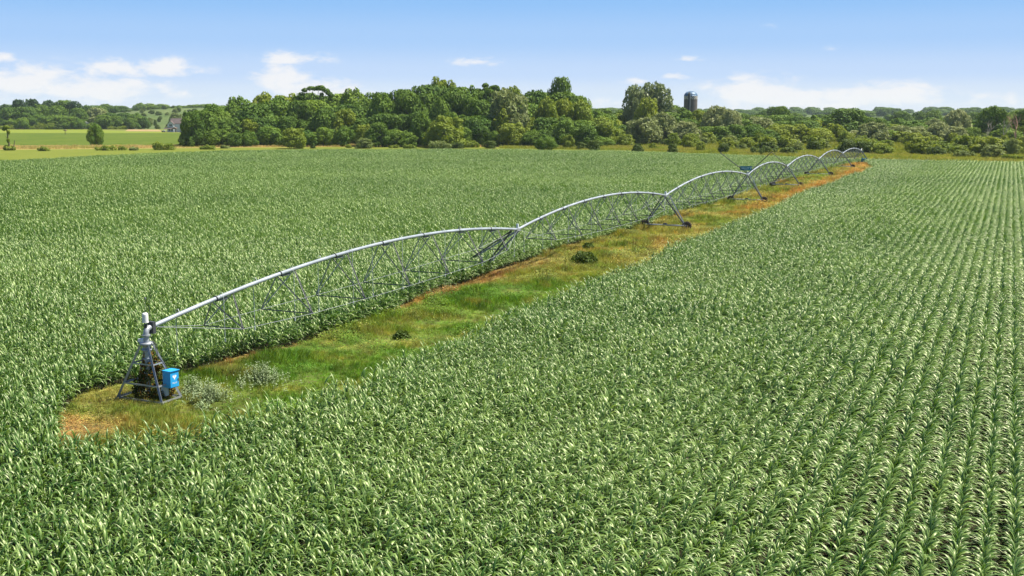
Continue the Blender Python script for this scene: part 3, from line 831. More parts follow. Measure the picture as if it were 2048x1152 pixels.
BUSHES = [
    ('shrub', 88, 292, 27, 302, 'small grey green bush on the dry grass right of the ivy-covered stump'),
    ('shrub', 222, 288, 62, 301, 'wide low bush on the dry grass beside the lone meadow tree'),
    ('sage', 267, 291, 23, 301, 'small dull olive bush between two wide low bushes on the dry grass'),
    ('shrub', 327, 283, 50, 300, 'wide bright bush on the dry grass before the white house'),
    ('shrub', 416, 287, 36, 299, 'bright low bush at the left foot of the wood'),
    ('sage', 449, 290, 18, 297, 'small pale bush at the left foot of the wood, beside a bright low bush'),
    ('dkshrub', 626, 288, 10, 297, 'tiny dark bush right of the free-standing yellow green tree'),
    ('shrub', 697, 289, 12, 296, 'tiny bright bush on the dry grass left of a rounded grey bush'),
    ('sage', 729, 276, 36, 297, 'rounded grey green bush before the left half of the wood'),
    ('shrub', 788, 288, 18, 296, 'low tan-topped bush before the middle of the wood'),
    ('shrub', 819, 287, 24, 297, 'low yellow green bush just left of the broad yellow green tree'),
    ('sage', 882, 277, 46, 298, 'largest pale bush under the broad yellow green tree'),
    ('dkshrub', 912, 284, 24, 297, 'dark bush touching the pale bush under the broad yellow green tree'),
    ('shrub', 945, 279, 34, 295, 'bright bush right of the broad yellow green tree'),
    ('dkshrub', 979, 281, 22, 297, 'dark round bush standing apart right of the broad yellow green tree'),
    ('maple', 1090, 272, 36, 300, 'round bushy tree before the right half of the wood'),
    ('ash', 1138, 270, 22, 298, 'slim bright sapling before the right half of the wood'),
    ('dkshrub', 1187, 280, 26, 301, 'dark bush at the corn edge below the right shoulder of the wood'),
    ('dkshrub', 1163, 284, 18, 299, 'small dark bush left of a larger dark bush at the corn edge'),
    ('dkshrub', 1275, 287, 20, 304, 'dark round bush on the verge below the twin cottonwoods'),
    ('shrub', 1306, 285, 14, 299, 'small bright bush on the verge below the twin cottonwoods'),
    ('dkshrub', 1345, 287, 18, 305, 'dark round bush on the verge below the silo'),
    ('shrub', 1402, 283, 18, 302, 'bright upright bush on the verge right of the silo'),
    ('dkshrub', 1447, 286, 19, 306, 'dark upright bush on the verge behind the sign mast of the irrigation machine'),
    ('dkshrub', 1528, 287, 50, 309, 'wide dark bush on the verge behind the middle of the irrigation machine'),
    ('dkshrub', 1577, 294, 26, 309, 'dark low bush on the verge right of the wide dark one'),
    ('dkshrub', 1870, 293, 30, 312, 'dark blue green bush at the verge in the right of the photo'),
    ('sage', 1985, 289, 48, 316, 'large pale bush at the verge below the bare reddish trees'),
    ('sage', 1930, 297, 52, 315, 'wide grey green bush at the verge left of the large pale bush'),
    ('shrub', 2025, 304, 46, 319, 'low bright bush at the verge at the right edge of the photo'),
]
for k, x, yt, w, yb, lab in BUSHES:
    p = g(x, yb); tree_px(k, x, yt, w, p.y, lab, name='sapling' if k in ('maple', 'ash') else 'bush', cat='sapling' if k in ('maple', 'ash') else 'bush')

# the wood: rows of trees under the measured skyline
SKY = [(350, 236), (362, 229), (400, 223), (430, 211), (450, 201), (480, 195), (520, 187), (560, 190), (590, 195), (610, 187), (660, 189), (680, 186), (700, 180), (745, 178), (770, 182),
       (800, 176), (822, 174), (845, 163), (870, 165), (900, 164), (930, 172), (950, 182), (1010, 184), (1025, 173), (1045, 178), (1080, 180), (1110, 177), (1150, 183), (1165, 195), (1190, 212),
       (1210, 218), (1240, 221), (1340, 209), (1360, 216), (1400, 223), (1420, 218), (1470, 221), (1500, 229), (1530, 223), (1600, 230), (1650, 231), (1740, 230), (1770, 237), (1800, 236), (1850, 238), (1880, 234), (1950, 240), (1975, 228), (2010, 222), (2060, 219), (2130, 222)]
def skyline(x): return float(np.interp(x, [p[0] for p in SKY], [p[1] for p in SKY]))
LAND = [(0, 450, 'beside the white house'), (450, 575, 'left of the free-standing tree'), (575, 660, 'under the open arched crown'), (660, 780, 'above the rounded grey bush'),
        (780, 845, 'left of the yellow green bulge'), (845, 940, 'below the highest crest'), (940, 1060, 'about the feathery olive tree'), (1060, 1180, 'about the tall narrow crown'),
        (1180, 1255, 'left of the twin cottonwoods'), (1255, 1350, 'about the twin cottonwoods'), (1350, 1420, 'about the silo'), (1420, 1530, 'right of the silo'), (1530, 1640, 'behind the pale rocks'),
        (1640, 1740, 'about the big dome tree'), (1740, 1860, 'right of the big dome tree'), (1860, 1960, 'about the grey rounded tree'), (1960, 2300, 'about the bare reddish trees')]
ORD = ('first', 'second', 'third', 'fourth', 'fifth', 'sixth', 'seventh', 'eighth', 'ninth', 'tenth', 'eleventh', 'twelfth')
NUM = ('two', 'three', 'four', 'five', 'six', 'seven', 'eight', 'nine', 'ten', 'eleven', 'twelve')
def which(i, n):
    if n == 1: return ''
    if n == 2: return ('left', 'right')[i] + ' of two '
    if n == 3: return ('leftmost', 'middle', 'rightmost')[i] + ' of three '
    return ORD[min(i, 11)] + ' of %s ' % NUM[min(n, 12) - 2]
cells = {}
def wood():
    def put(kind, x, yt, w, Z, row):
        o = tree_px(kind, x, yt, w, Z); seg = next(s for a, b, s in LAND if a <= x < b)
        cells.setdefault((kind, row, seg), []).append((x, o))
    rr = random.Random(11)
    def run(x0, x1, step, Zr, fr, wr, kinds_, row):
        x = x0 + rr.uniform(0, step * .5)
        while x < x1:
            sk = skyline(x); Z = rr.uniform(*Zr); base = proj(0., Z, 0.)[1]
            yt = sk + (base - sk) * rr.uniform(*fr)
            w = rr.uniform(*wr)
            put(rr.choice(kinds_), x, yt, w, Z, row); x += step * rr.uniform(.7, 1.3)
    mix1 = ['oak', 'oak', 'oak', 'maple', 'maple', 'ash']; mix2 = ['oak', 'maple', 'oak', 'ash', 'maple', 'willow']
    run(425, 1185, 40, (505, 530), (.0, .07), (56, 98), mix1, 'crest')
    run(410, 1200, 38, (478, 498), (.08, .28), (48, 88), mix1, 'middle')
    run(398, 1215, 36, (456, 468), (.26, .52), (40, 74), mix1, 'inner')
    run(372, 1215, 33, (440, 450), (.46, .76), (30, 58), ['oak', 'maple', 'oak', 'maple', 'ash'], 'front')
    run(1195, 2120, 36, (600, 640), (.0, .10), (48, 66), mix1, 'crest')
    run(1205, 2120, 38, (545, 580), (.06, .38), (44, 80), mix1 + ['willow'], 'middle')
    run(1215, 1560, 33, (490, 515), (.38, .62), (40, 58), mix2, 'front')
    run(1565, 2120, 34, (480, 510), (.22, .58), (36, 66), ['willow', 'willow', 'maple', 'ash', 'willow', 'oak'], 'front')
    for (kind, row, seg), L in cells.items():
        L.sort(key=lambda q: q[0]); n = len(L)
        for i, (x, o) in enumerate(L):
            tag(o, '%s%s %s tree%s %s' % (which(i, n), TONE[kind], row, 's' if n > 1 else '', seg), 'tree', 'trees of the wood beyond the corn')
wood()

# scrub on the right, each bush its own
def scrub():
    rr = random.Random(23); C = {}
    for i in range(120):
        x = rr.uniform(1230, 2090); f = rr.random()
        top = np.interp(x, [1230, 1480, 1700, 2090], [289, 285, 285, 290]); bot = np.interp(x, [1230, 1480, 1700, 2090], [293, 301, 308, 314])
        yb = top + (bot - top) * f; Z = g(x, yb).y
        if 1560 < x < 1600 and yb < 295: continue
        hh = rr.uniform(2.2, 5.6); w = min(rr.uniform(3.5, 8.5), hh * 1.85); k = rr.choice(['shrub', 'shrub', 'shrub', 'dkshrub', 'sage'])
        o = plant(k, at(x, Z), hh, w)
        seg = next(s for a, b, s in LAND if a <= x < b); C.setdefault((k, 'front' if f > .5 else 'back', seg), []).append((x, o))
    tn = {'shrub': 'yellow green', 'dkshrub': 'dark green', 'sage': 'greyish'}
    for (k, row, seg), L in C.items():
        L.sort(key=lambda q: q[0]); n = len(L)
        for i, (x, o) in enumerate(L):
            tag(o, '%s%s %s scrub bush%s %s' % (which(i, n), tn[k], row, 'es' if n > 1 else '', seg), 'bush', 'scrub bushes before the wood')
scrub()

# the far wood on the left and the trees on the hill
FARW = [
    ('pine', 12, 209, 40, 985), ('pine', 41, 200, 42, 990), ('pine', 69, 199, 44, 1000), ('pine', 100, 201, 46, 1005), ('oak', 131, 201, 44, 1000), ('pine', 150, 203, 40, 995), ('oak', 85, 210, 40, 985), ('oak', 20, 215, 44, 975), ('oak', -18, 206, 46, 985), ('oak', 118, 212, 44, 975), ('oak', 55, 214, 44, 972), ('oak', 160, 216, 36, 980),
    ('maple', 46, 236, 28, 945), ('maple', 78, 229, 34, 962), ('maple', 122, 231, 40, 955), ('oak', 142, 233, 36, 952), ('maple', 98, 233, 30, 958), ('maple', 28, 238, 34, 965), ('oak', 4, 238, 34, 966), ('shrub', 84, 245, 30, 945), ('shrub', 104, 246, 20, 943), ('maple', 158, 238, 26, 950), ('dkshrub', 118, 248, 20, 944), ('shrub', 12, 247, 36, 950), ('shrub', 60, 250, 24, 948),
    ('oak', 176, 211, 30, 1060), ('oak', 199, 213, 36, 1055), ('willow', 198, 217, 48, 985), ('oak', 222, 226, 40, 972), ('maple', 185, 246, 22, 946), ('oak', 252, 226, 38, 965), ('maple', 274, 228, 36, 962), ('oak', 236, 232, 32, 958), ('oak', 212, 230, 34, 955), ('maple', 268, 236, 26, 956), ('shrub', 246, 250, 26, 950), ('shrub', 228, 250, 22, 950), ('oak', 288, 234, 22, 960),
]
FC = {}
for k, x, yt, w, Z in FARW:
    o = tree_px(k, x, yt, w, Z, name='bush' if k in ('shrub', 'dkshrub') else None)
    FC.setdefault((k, 'left of' if x < 165 else 'right of'), []).append((x, o))
tn = dict(TONE, shrub='bright green', dkshrub='dark green')
for (k, s), L in FC.items():
    L.sort(key=lambda q: q[0])
    for i, (x, o) in enumerate(L):
        b = k in ('shrub', 'dkshrub')
        n = ('first', 'second', 'third', 'fourth', 'fifth', 'sixth', 'seventh', 'eighth', 'ninth', 'tenth')[i]
        tag(o, '%s %s far %s %s the white shed' % (which(i, len(L)).strip() or 'only', tn[k], ('bush' if b else 'tree') + (('es' if b else 's') if len(L) > 1 else ''), s), 'bush' if b else 'tree', 'far trees beyond the meadow')
HILLT = [('oak', 214, 208, 26, 1250, 'dark tree on the hill top left of the lone crown'), ('oak', 226, 212, 22, 1250, 'lower dark tree on the hill top beside the lone crown'), ('oak', 247, 212, 18, 1280, 'lone dark round crown on the hill top'), ('dkshrub', 260, 219, 8, 1290, 'small bush right of the lone crown on the hill top'),
         ('maple', 282, 211, 22, 1560, 'hazy tree at the left end of the clump on the hill'), ('maple', 300, 211, 24, 1570, 'hazy tree in the middle of the clump on the hill'), ('oak', 308, 212, 22, 1330, 'darker round tree before the clump on the hill'), ('maple', 322, 212, 20, 1580, 'hazy tree right of the darker one on the hill'), ('maple', 332, 213, 18, 1580, 'hazy small tree at the right end of the clump on the hill'),
         ('oak', 341, 216, 9, 1400, 'small dark tree alone on the hill above the white house'), ('maple', 362, 216, 26, 1620, 'hazy low tree on the hill behind the white house'), ('maple', 380, 215, 28, 1620, 'hazy tree on the hill, just left of the wood'), ('maple', 396, 213, 30, 1500, 'taller hazy tree on the hill, just left of the wood'), ('maple', 417, 212, 30, 1450, 'hazy tree on the hill peeping over the left end of the wood'),
         ('dkshrub', 315, 249, 10, 975, 'dark bush at the hill foot left of the white house'), ('sage', 352, 226, 26, 1080, 'grey tree mass on the hill slope above the roof of the white house'), ('dkshrub', 322, 232, 5, 1150, 'tiny bush on the hill slope, left of the white house roof'), ('sage', 300, 236, 14, 1080, 'pale bush halfway up the hill slope'), ('dkshrub', 311, 239, 6, 1060, 'small dark bush on the lower hill slope'), ('sage', 292, 246, 12, 1000, 'pale low bush near the foot of the hill')]
for k, x, yt, w, Z, lab in HILLT:
    if Z > 1400: yt -= 4; w *= 1.25
    tree_px(k, x, yt, w, Z, lab, name='bush' if 'shrub' in k or k == 'sage' else None, cat='bush' if 'shrub' in k or k == 'sage' else 'tree')
def hill_bushes():
    rr = random.Random(31)
    for i in range(30):
        x = rr.uniform(255, 425); Z = rr.uniform(1000, 1420); p = at(x, Z); p.z = hill_z(p.x, p.y) - .2
        o = plant(rr.choice(['dkshrub', 'dkshrub', 'sage']), p, rr.uniform(2.0, 4.5), rr.uniform(3, 7)); tag(o, 'small bush dotted over the slope of the hill pasture', 'bush', 'bushes dotted over the hill pasture')
hill_bushes()
BLUE = [(1550, 214, 44, 900, 'hazy blue green tree on the skyline left of the big dark dome tree'), (1526, 222, 26, 900, 'lower hazy tree left of a taller one on the skyline right of the silo'), (1590, 226, 34, 950, 'low hazy tree on the skyline, last before the big dark dome tree'), (1800, 223, 40, 950, 'hazy blue tree on the skyline, first one right of the big dark dome tree'), (1838, 223, 28, 1000, 'hazy blue tree on the skyline, second one right of the big dark dome tree'),
        (1866, 221, 34, 1000, 'hazy blue tree on the skyline just left of the grey olive rounded tree'), (1948, 225, 34, 900, 'hazy blue tree on the skyline just right of the grey olive rounded tree'), (1778, 230, 24, 1200, 'faint blue tree low on the skyline beside the big dark dome tree'), (1966, 226, 24, 950, 'hazy blue tree left of the tall dark ragged tree'), (1640, 229, 30, 1100, 'faint blue tree touching the left side of the big dark dome tree'), (1480, 226, 30, 950, 'low hazy tree behind the pale feathery trees')]
for x, yt, w, Z, lab in BLUE: tree_px('oak', x, yt, w, Z, lab)
def far_ridge():
    """wooded rise on the horizon: reads as one mass"""
    pts = []; sc = []
    for i in range(520):
        x = rng.uniform(-300, 2350); Z = rng.uniform(1900, 2800); p = at(x, Z); z = hill_z(p.x, p.y) - .5
        pts.append((p.x, p.y, z)); s = rng.uniform(14, 22); sc.append((s * 1.4, s * 1.4, rng.uniform(6, 17)))
    n = len(pts)
    o = scatter('far_woodland', pts, np.stack([np.zeros(n), np.zeros(n), rng.uniform(0, 6.28, n)], 1), sc, rng.integers(0, 4, n), np.ones((n, 4)), [KIND['oak', i][0] for i in range(4)])
    tag(o, 'hazy blue line of woodland along the horizon', 'woodland')
far_ridge()

# open arched crown on the skyline, ragged oak, bare trees, stump
def branchy(seed, pts_r, m, name='trunk'):
    mb = MB()
    for pts, rs in pts_r: mb.tube(pts, rs, 6)
    return mb.mesh(name, m)
def arch_tree():
    Z = 500; b = at(634, Z); top = h_at(169, Z); w = 64 * Z / F
    o = empty('broadleaf_tree', b); z = top
    r = random.Random(8); L = []
    for i in range(15):
        f = i / 14; a = math.pi * (1.04 - 1.06 * f); x = w * .46 * math.cos(a); zz = z - 1.0 - 4.4 * (1 - math.sin(max(0, min(math.pi, a)))) ** 1.2 - r.uniform(0, .9)
        q = r.uniform(1.0, 1.75); L.append(((x + r.gauss(0, .3), r.uniform(-1, 1), zz), (q, q, q * r.uniform(.45, .7))))
    L += [((w * .18, 0, z - 4.4), (.9, .9, .8)), ((-w * .5, .2, z - 6.2), (1.3, 1.3, .8)), ((0, 0, z - 9.5), (5.5, 4.5, 3.2))]
    child('crown', leaves_on(L, 3000, .55, 201, M['oak'], .8), o)
    T = [([(0, 0, 0), (.2, 0, z * .4), (.3, 0, z - 8)], [.5, .4, .3])]
    for (x, zz) in ((-w * .40, -4.6), (-w * .28, -2.9), (-w * .1, -1.8), (w * .1, -1.6), (w * .22, -2.2), (w * .36, -4.0), (w * .17, -4)):
        T.append(([(.3, 0, z - 9), (x * .55, 0, z - 6.3), (x, 0, z + zz)], [.26, .17, .06]))
    child('trunk', branchy(1, T, M['bark']), o)
    tag(o, 'tree with an open arched crown, sky showing under it, on the wood crest', 'tree')
arch_tree()
def open_oak():
    Z = 515; b = at(980, Z); z = h_at(164, Z); w = 64 * Z / F
    o = empty('broadleaf_tree', b); r = random.Random(5); L = []; T = [([(0, 0, 0), (0, 0, z * .5), (.2, 0, z - 5)], [.55, .42, .2])]
    for i in range(15):
        a = r.uniform(0, 6.28); q = r.uniform(.15, .5) * w; x, y = q * math.cos(a), q * math.sin(a) * .8; zz = z - 1.2 - 3.6 * (q / (w * .5)) ** 2 - r.uniform(0, 1.8)
        L.append(((x, y, zz), (r.uniform(1.3, 2.2),) * 2 + (r.uniform(.7, 1.1),))); T.append(([(0, 0, z - 8), (x * .5, y * .5, zz - 2.4), (x, y, zz)], [.2, .13, .05]))
    L.append(((0, 0, z - 9), (6, 5, 3.2)))
    child('crown', leaves_on(L, 3600, .55, 205, M['oak'], 1.0), o); child('trunk', branchy(2, T, M['bark']), o)
    tag(o, 'oak with a ragged open crown, just left of the tall dark narrow crown', 'tree')
open_oak()

def bare(x, yb, yt, seed, m, label, spread=.16):
    p = g(x, yb); Z = p.y; ht = h_at(yt, Z); r = random.Random(seed); T = []
    def br(a, d, l, rad, depth):
        b = a + d * l; mid = a + d * l * .5 + Vector((r.gauss(0, 1), r.gauss(0, 1), 0)) * l * .05
        T.append(([a, mid, b], [rad, rad * .8, rad * .55]))
        if depth == 0: return
        for k in range(3 if depth > 1 else 2):
            nd = (d + Vector((r.gauss(0, 1), r.gauss(0, 1), r.uniform(.1, .5))) * .42).normalized()
            br(a + d * l * r.uniform(.45, 1), nd, l * r.uniform(.5, .72), rad * .5, depth - 1)
    br(Vector((0, 0, 0)), Vector((r.gauss(0, .05), r.gauss(0, .05), 1)).normalized(), ht * .5, ht * spread * .12, 4)
    o = bpy.data.objects.new('dead_tree', branchy(seed, T, m, 'dead_tree')); col.objects.link(o); o.location = p
    tag(o, label, 'dead tree', 'dead trees at the right end of the wood')
bare(2028, 296, 214, 1, M['red_bark'], 'bare reddish dead tree, larger one of the pair at the right edge')
bare(2042, 297, 222, 2, M['red_bark'], 'bare reddish dead tree, smaller one of the pair at the right edge')
bare(2006, 298, 236, 3, M['pale_bark'], 'bare pale-trunked dead tree left of the two reddish ones')
bare(1974, 297, 240, 4, M['pale_bark'], 'slim bare pale tree under the tall dark ragged tree')

def stump():
    p = g(18, 301); Z = p.y; s = Z / F; o = empty('ivy_covered_stump', p)
    T = [([(0, 0, 0), (.2, 0, 14 * s), (-.1, 0, 28 * s), (-.35, 0, 44 * s)], [.34, .27, .22, .12]), ([(0, 0, 22 * s), (-3.2 * s, 0, 26 * s), (-6 * s, 0, 30 * s)], [.1, .07, .03]), ([(0, 0, 30 * s), (4 * s, 0, 31 * s)], [.08, .03])]
    child('trunk', branchy(1, T, M['bark']), o)
    child('trunk', branchy(1, [([(11 * s, 0, 0), (10.5 * s, 0, 8 * s), (12.5 * s, 0, 20 * s)], [.24, .18, .10])], M['bark']), o)
    L = [((-.5, 0, 46 * s), (5.5 * s, 5 * s, 3.4 * s)), ((-1.2, 0, 42 * s), (4 * s, 4 * s, 3 * s)), ((.3, 0, 36 * s), (2.6 * s, 3 * s, 4 * s)), ((0, 0, 20 * s), (2.6 * s, 2.6 * s, 5 * s))]
    child('ivy', leaves_on(L, 1100, .34, 61, M['ash']), o)
    L = [((0, 0, 4 * s), (10 * s, 9 * s, 5 * s)), ((-4 * s, 0, 5 * s), (6 * s, 6 * s, 5.5 * s)), ((8 * s, 0, 4 * s), (5 * s, 5 * s, 5 * s))]
    child('ivy', leaves_on(L, 1300, .36, 62, M['shrub']), o)
    tag(o, 'broken ivy-covered tree stump with two trunks at the left end of the dry grass', 'tree stump')
stump()


# ------------------------------------------------------------------ farm buildings, fence, silo
def house():
    Z = 800.; o = at(344, Z); e = empty('farmhouse', o); k = Z / F
    def X(px): return (px - 344) * k
    def Hh(py): return h_at(py, Z)
    m = MB(); m.box((X(356), 5, Hh(246) / 2), (11.5, 8, Hh(246))); m.box((X(342.5), .6, Hh(247) / 2), (4.8, 4, Hh(247)))
    za, zb = Hh(247), Hh(240.2); m.add([(X(342.5) - 2.4, -1.4, za), (X(342.5) + 2.4, -1.4, za), (X(342.5), -1.4, zb), (X(342.5) - 2.4, 2.6, za), (X(342.5) + 2.4, 2.6, za), (X(342.5), 2.6, zb)], [(0, 1, 2), (3, 5, 4), (0, 2, 5, 3), (1, 4, 5, 2)])
    m.build('wall', M['brick_white'], e)
    def slab(name, a, b, y0, y1, t=.22):
        (x0, z0), (x1, z1) = a, b; q = MB(); q.add([(x0, y0, z0), (x1, y0, z1), (x1, y1, z1), (x0, y1, z0), (x0, y0, z0 + t), (x1, y0, z1 + t), (x1, y1, z1 + t), (x0, y1, z0 + t)], [(0, 3, 2, 1), (4, 5, 6, 7), (0, 1, 5, 4), (2, 3, 7, 6), (1, 2, 6, 5), (3, 0, 4, 7)])
        return q.build(name, M['roof'], e)
    cx = X(342.5)
    slab('roof', (cx - 4.0, Hh(252.5)), (cx, zb + .1), -2.0, 4.4); slab('roof', (cx + 2.9, Hh(247.5)), (cx + .02, zb + .1), -2.0, 4.4)
    q = MB(); x0, x1 = X(356) - 6.1, X(356) + 6.1; z0, z1 = Hh(246) - .1, Hh(235)
    for (ya, yb) in ((.6, 5.0), (9.4, 5.0)):
        q.add([(x0, ya, z0), (x1, ya, z0), (x1, yb, z1), (x0, yb, z1), (x0, ya, z0 + .25), (x1, ya, z0 + .25), (x1, yb, z1 + .25), (x0, yb, z1 + .25)], [(0, 3, 2, 1), (4, 5, 6, 7), (0, 1, 5, 4), (2, 3, 7, 6), (1, 2, 6, 5), (3, 0, 4, 7)])
    q.build('roof', M['roof'], e)
    w = MB(); c = Vector((X(343), -1.42, (Hh(247) + Hh(252)) / 2)); w.box(c, (2.4, .10, 2.0)); f = w.build('window', M['brick_white'], e)
    for s in (-.56, .56):
        q = MB(); q.box(c + Vector((s, -.06, 0)), (.98, .06, 1.7)); q.build('pane', M['glass'], f)
    q = MB(); q.add([(X(330), -3.9, Hh(257.4)), (X(358), -3.9, Hh(257.4)), (X(358), -1.45, Hh(254.3)), (X(330), -1.45, Hh(254.3)), (X(330), -3.9, Hh(257.0)), (X(358), -3.9, Hh(257.0)), (X(358), -1.45, Hh(253.9)), (X(330), -1.45, Hh(253.9))], [(0, 3, 2, 1), (4, 5, 6, 7), (0, 1, 5, 4), (2, 3, 7, 6), (1, 2, 6, 5), (3, 0, 4, 7)])
    q.build('porch_roof', M['roof'], e)
    for px in (331, 337, 343.5, 349.5, 356.5):
        q = MB(); q.box((X(px), -3.7, Hh(257.4) / 2), (.26, .26, Hh(257.4))); q.build('post', M['brick_white'], e)
    q = MB(); q.box((X(340), -3.7, .95), (X(349) - X(331), .07, .1)); q.box((X(340), -3.7, .35), (X(349) - X(331), .07, .1))
    for i in range(24): q.box((X(331) + (X(349) - X(331)) * (i + .5) / 24, -3.7, .65), (.07, .05, .5))
    q.build('railing', M['brick_white'], e)
    q = MB(); q.box((X(344), -2.6, .12), (X(358) - X(330), 2.6, .24)); q.build('porch_floor', M['wood'], e)
    q = MB(); q.box((X(352.5), .94, 1.35), (1.2, .12, 2.2)); q.build('door', M['wood'], e)
    for px in (340.5, 346): 
        q = MB(); q.box((X(px), -1.42, 1.75), (1.3, .1, 1.5)); w_ = q.build('window', M['glass'], e)
    q = MB(); cx2 = X(352.5); zz = Hh(256.6); q.add([(cx2 - 1.9, -4.3, zz), (cx2 + 1.9, -4.3, zz), (cx2, -4.3, zz + 1.35), (cx2 - 1.9, -2.2, zz), (cx2 + 1.9, -2.2, zz), (cx2, -2.2, zz + 1.35)], [(0, 1, 2), (3, 5, 4), (0, 2, 5, 3), (1, 4, 5, 2), (0, 3, 4, 1)])
    q.build('porch_gable', M['wood'], e)
    e.scale = (.92, .92, .92)
    tag(e, 'white gabled farmhouse with brown roofs and a porch, half hidden by the wood', 'house')
house()

def shed():
    o = at(175, 978); e = empty('shed', o); q = MB(); q.box((0, 0, 2.3), (5, 7, 4.6)); q.build('wall', M['brick_white'], e)
    q = MB(); q.add([(-2.8, -3.8, 4.5), (2.8, -3.8, 4.5), (0, -3.8, 6.6), (-2.8, 3.8, 4.5), (2.8, 3.8, 4.5), (0, 3.8, 6.6)], [(0, 1, 2), (3, 5, 4), (0, 2, 5, 3), (1, 4, 5, 2), (0, 3, 4, 1)]); q.build('roof', M['white_plastic'], e)
    tag(e, 'small white shed peeping out between the far trees beyond the meadow', 'shed')
shed()

def fence(xa, xb, yb, Z0, m, label, rails=(.5, 1.1), step=3.0, grp=None):
    a, b = g(xa, yb), g(xb, yb); n = int((b - a).length / step); e = empty('fence', a); d = b - a
    for i in range(n + 1):
        q = MB(); q.box(d * (i / n) + Vector((0, 0, .65)), (.16, .16, 1.3)); q.build('post', m, e)
    for z in rails:
        q = MB(); dd = d.normalized(); q.box(d / 2 + Vector((0, -.1, z)), (d.length, .06, .16), (dd, Vector((0, 0, 1)).cross(dd), Vector((0, 0, 1)))); q.build('rail', m, e)
    tag(e, label, 'fence')
fence(78, 182, 258.6, 0, M['brick_white'], 'white rail fence in front of the far trees beyond the meadow', (.6, 1.15), 5.0)
fence(-40, 76, 259.4, 0, M['wood'], 'brown rail fence at the far left end of the meadow', (.6, 1.1), 6.0)

def stand():
    p = g(131, 269.5); e = empty('wooden_platform', p); s = p.y / F
    for x in (-.5, .5):
        q = MB(); q.tube([(x * .7, 0, 0), (x * .5, 0, 8.2 * s)], .11, 6); q.build('leg', M['wood'], e)
    q = MB(); q.box((0, 0, 8.4 * s), (7 * s, 1.6, .25)); q.build('deck', M['wood'], e)
    q = MB(); q.add([(-2.6 * s, -.9, 8.7 * s), (2.6 * s, -.9, 8.7 * s), (0, -.9, 10.0 * s), (-2.6 * s, .9, 8.7 * s), (2.6 * s, .9, 8.7 * s), (0, .9, 10.0 * s)], [(0, 1, 2), (3, 5, 4), (0, 2, 5, 3), (1, 4, 5, 2), (0, 3, 4, 1)]); q.build('roof', M['wood'], e)
    tag(e, 'small brown wooden platform on thin legs out in the green meadow', 'hunting stand')
stand()

def trailer():
    p = g(327, 264.8); e = empty('farm_trailer', p); q = MB(); q.box((0, 0, .75), (2.4, 1.4, .5)); q.build('bed', M['dark_steel'], e)
    q = MB(); q.box((.3, 0, 1.2), (1.6, 1.2, .38)); q.build('cover', M['white_plastic'], e)
    for x in (-.6, .6):
        q = MB(); q.lathe([(.1, -.1), (.35, -.1), (.35, .1), (.1, .1)], (x, -.75, .36), 12, axis=(Vector((1, 0, 0)), Vector((0, 0, 1)), Vector((0, 1, 0)))); q.build('wheel', M['rubber'], e)
    tag(e, 'low dark trailer with a white cover left of the white house porch', 'trailer')
trailer()

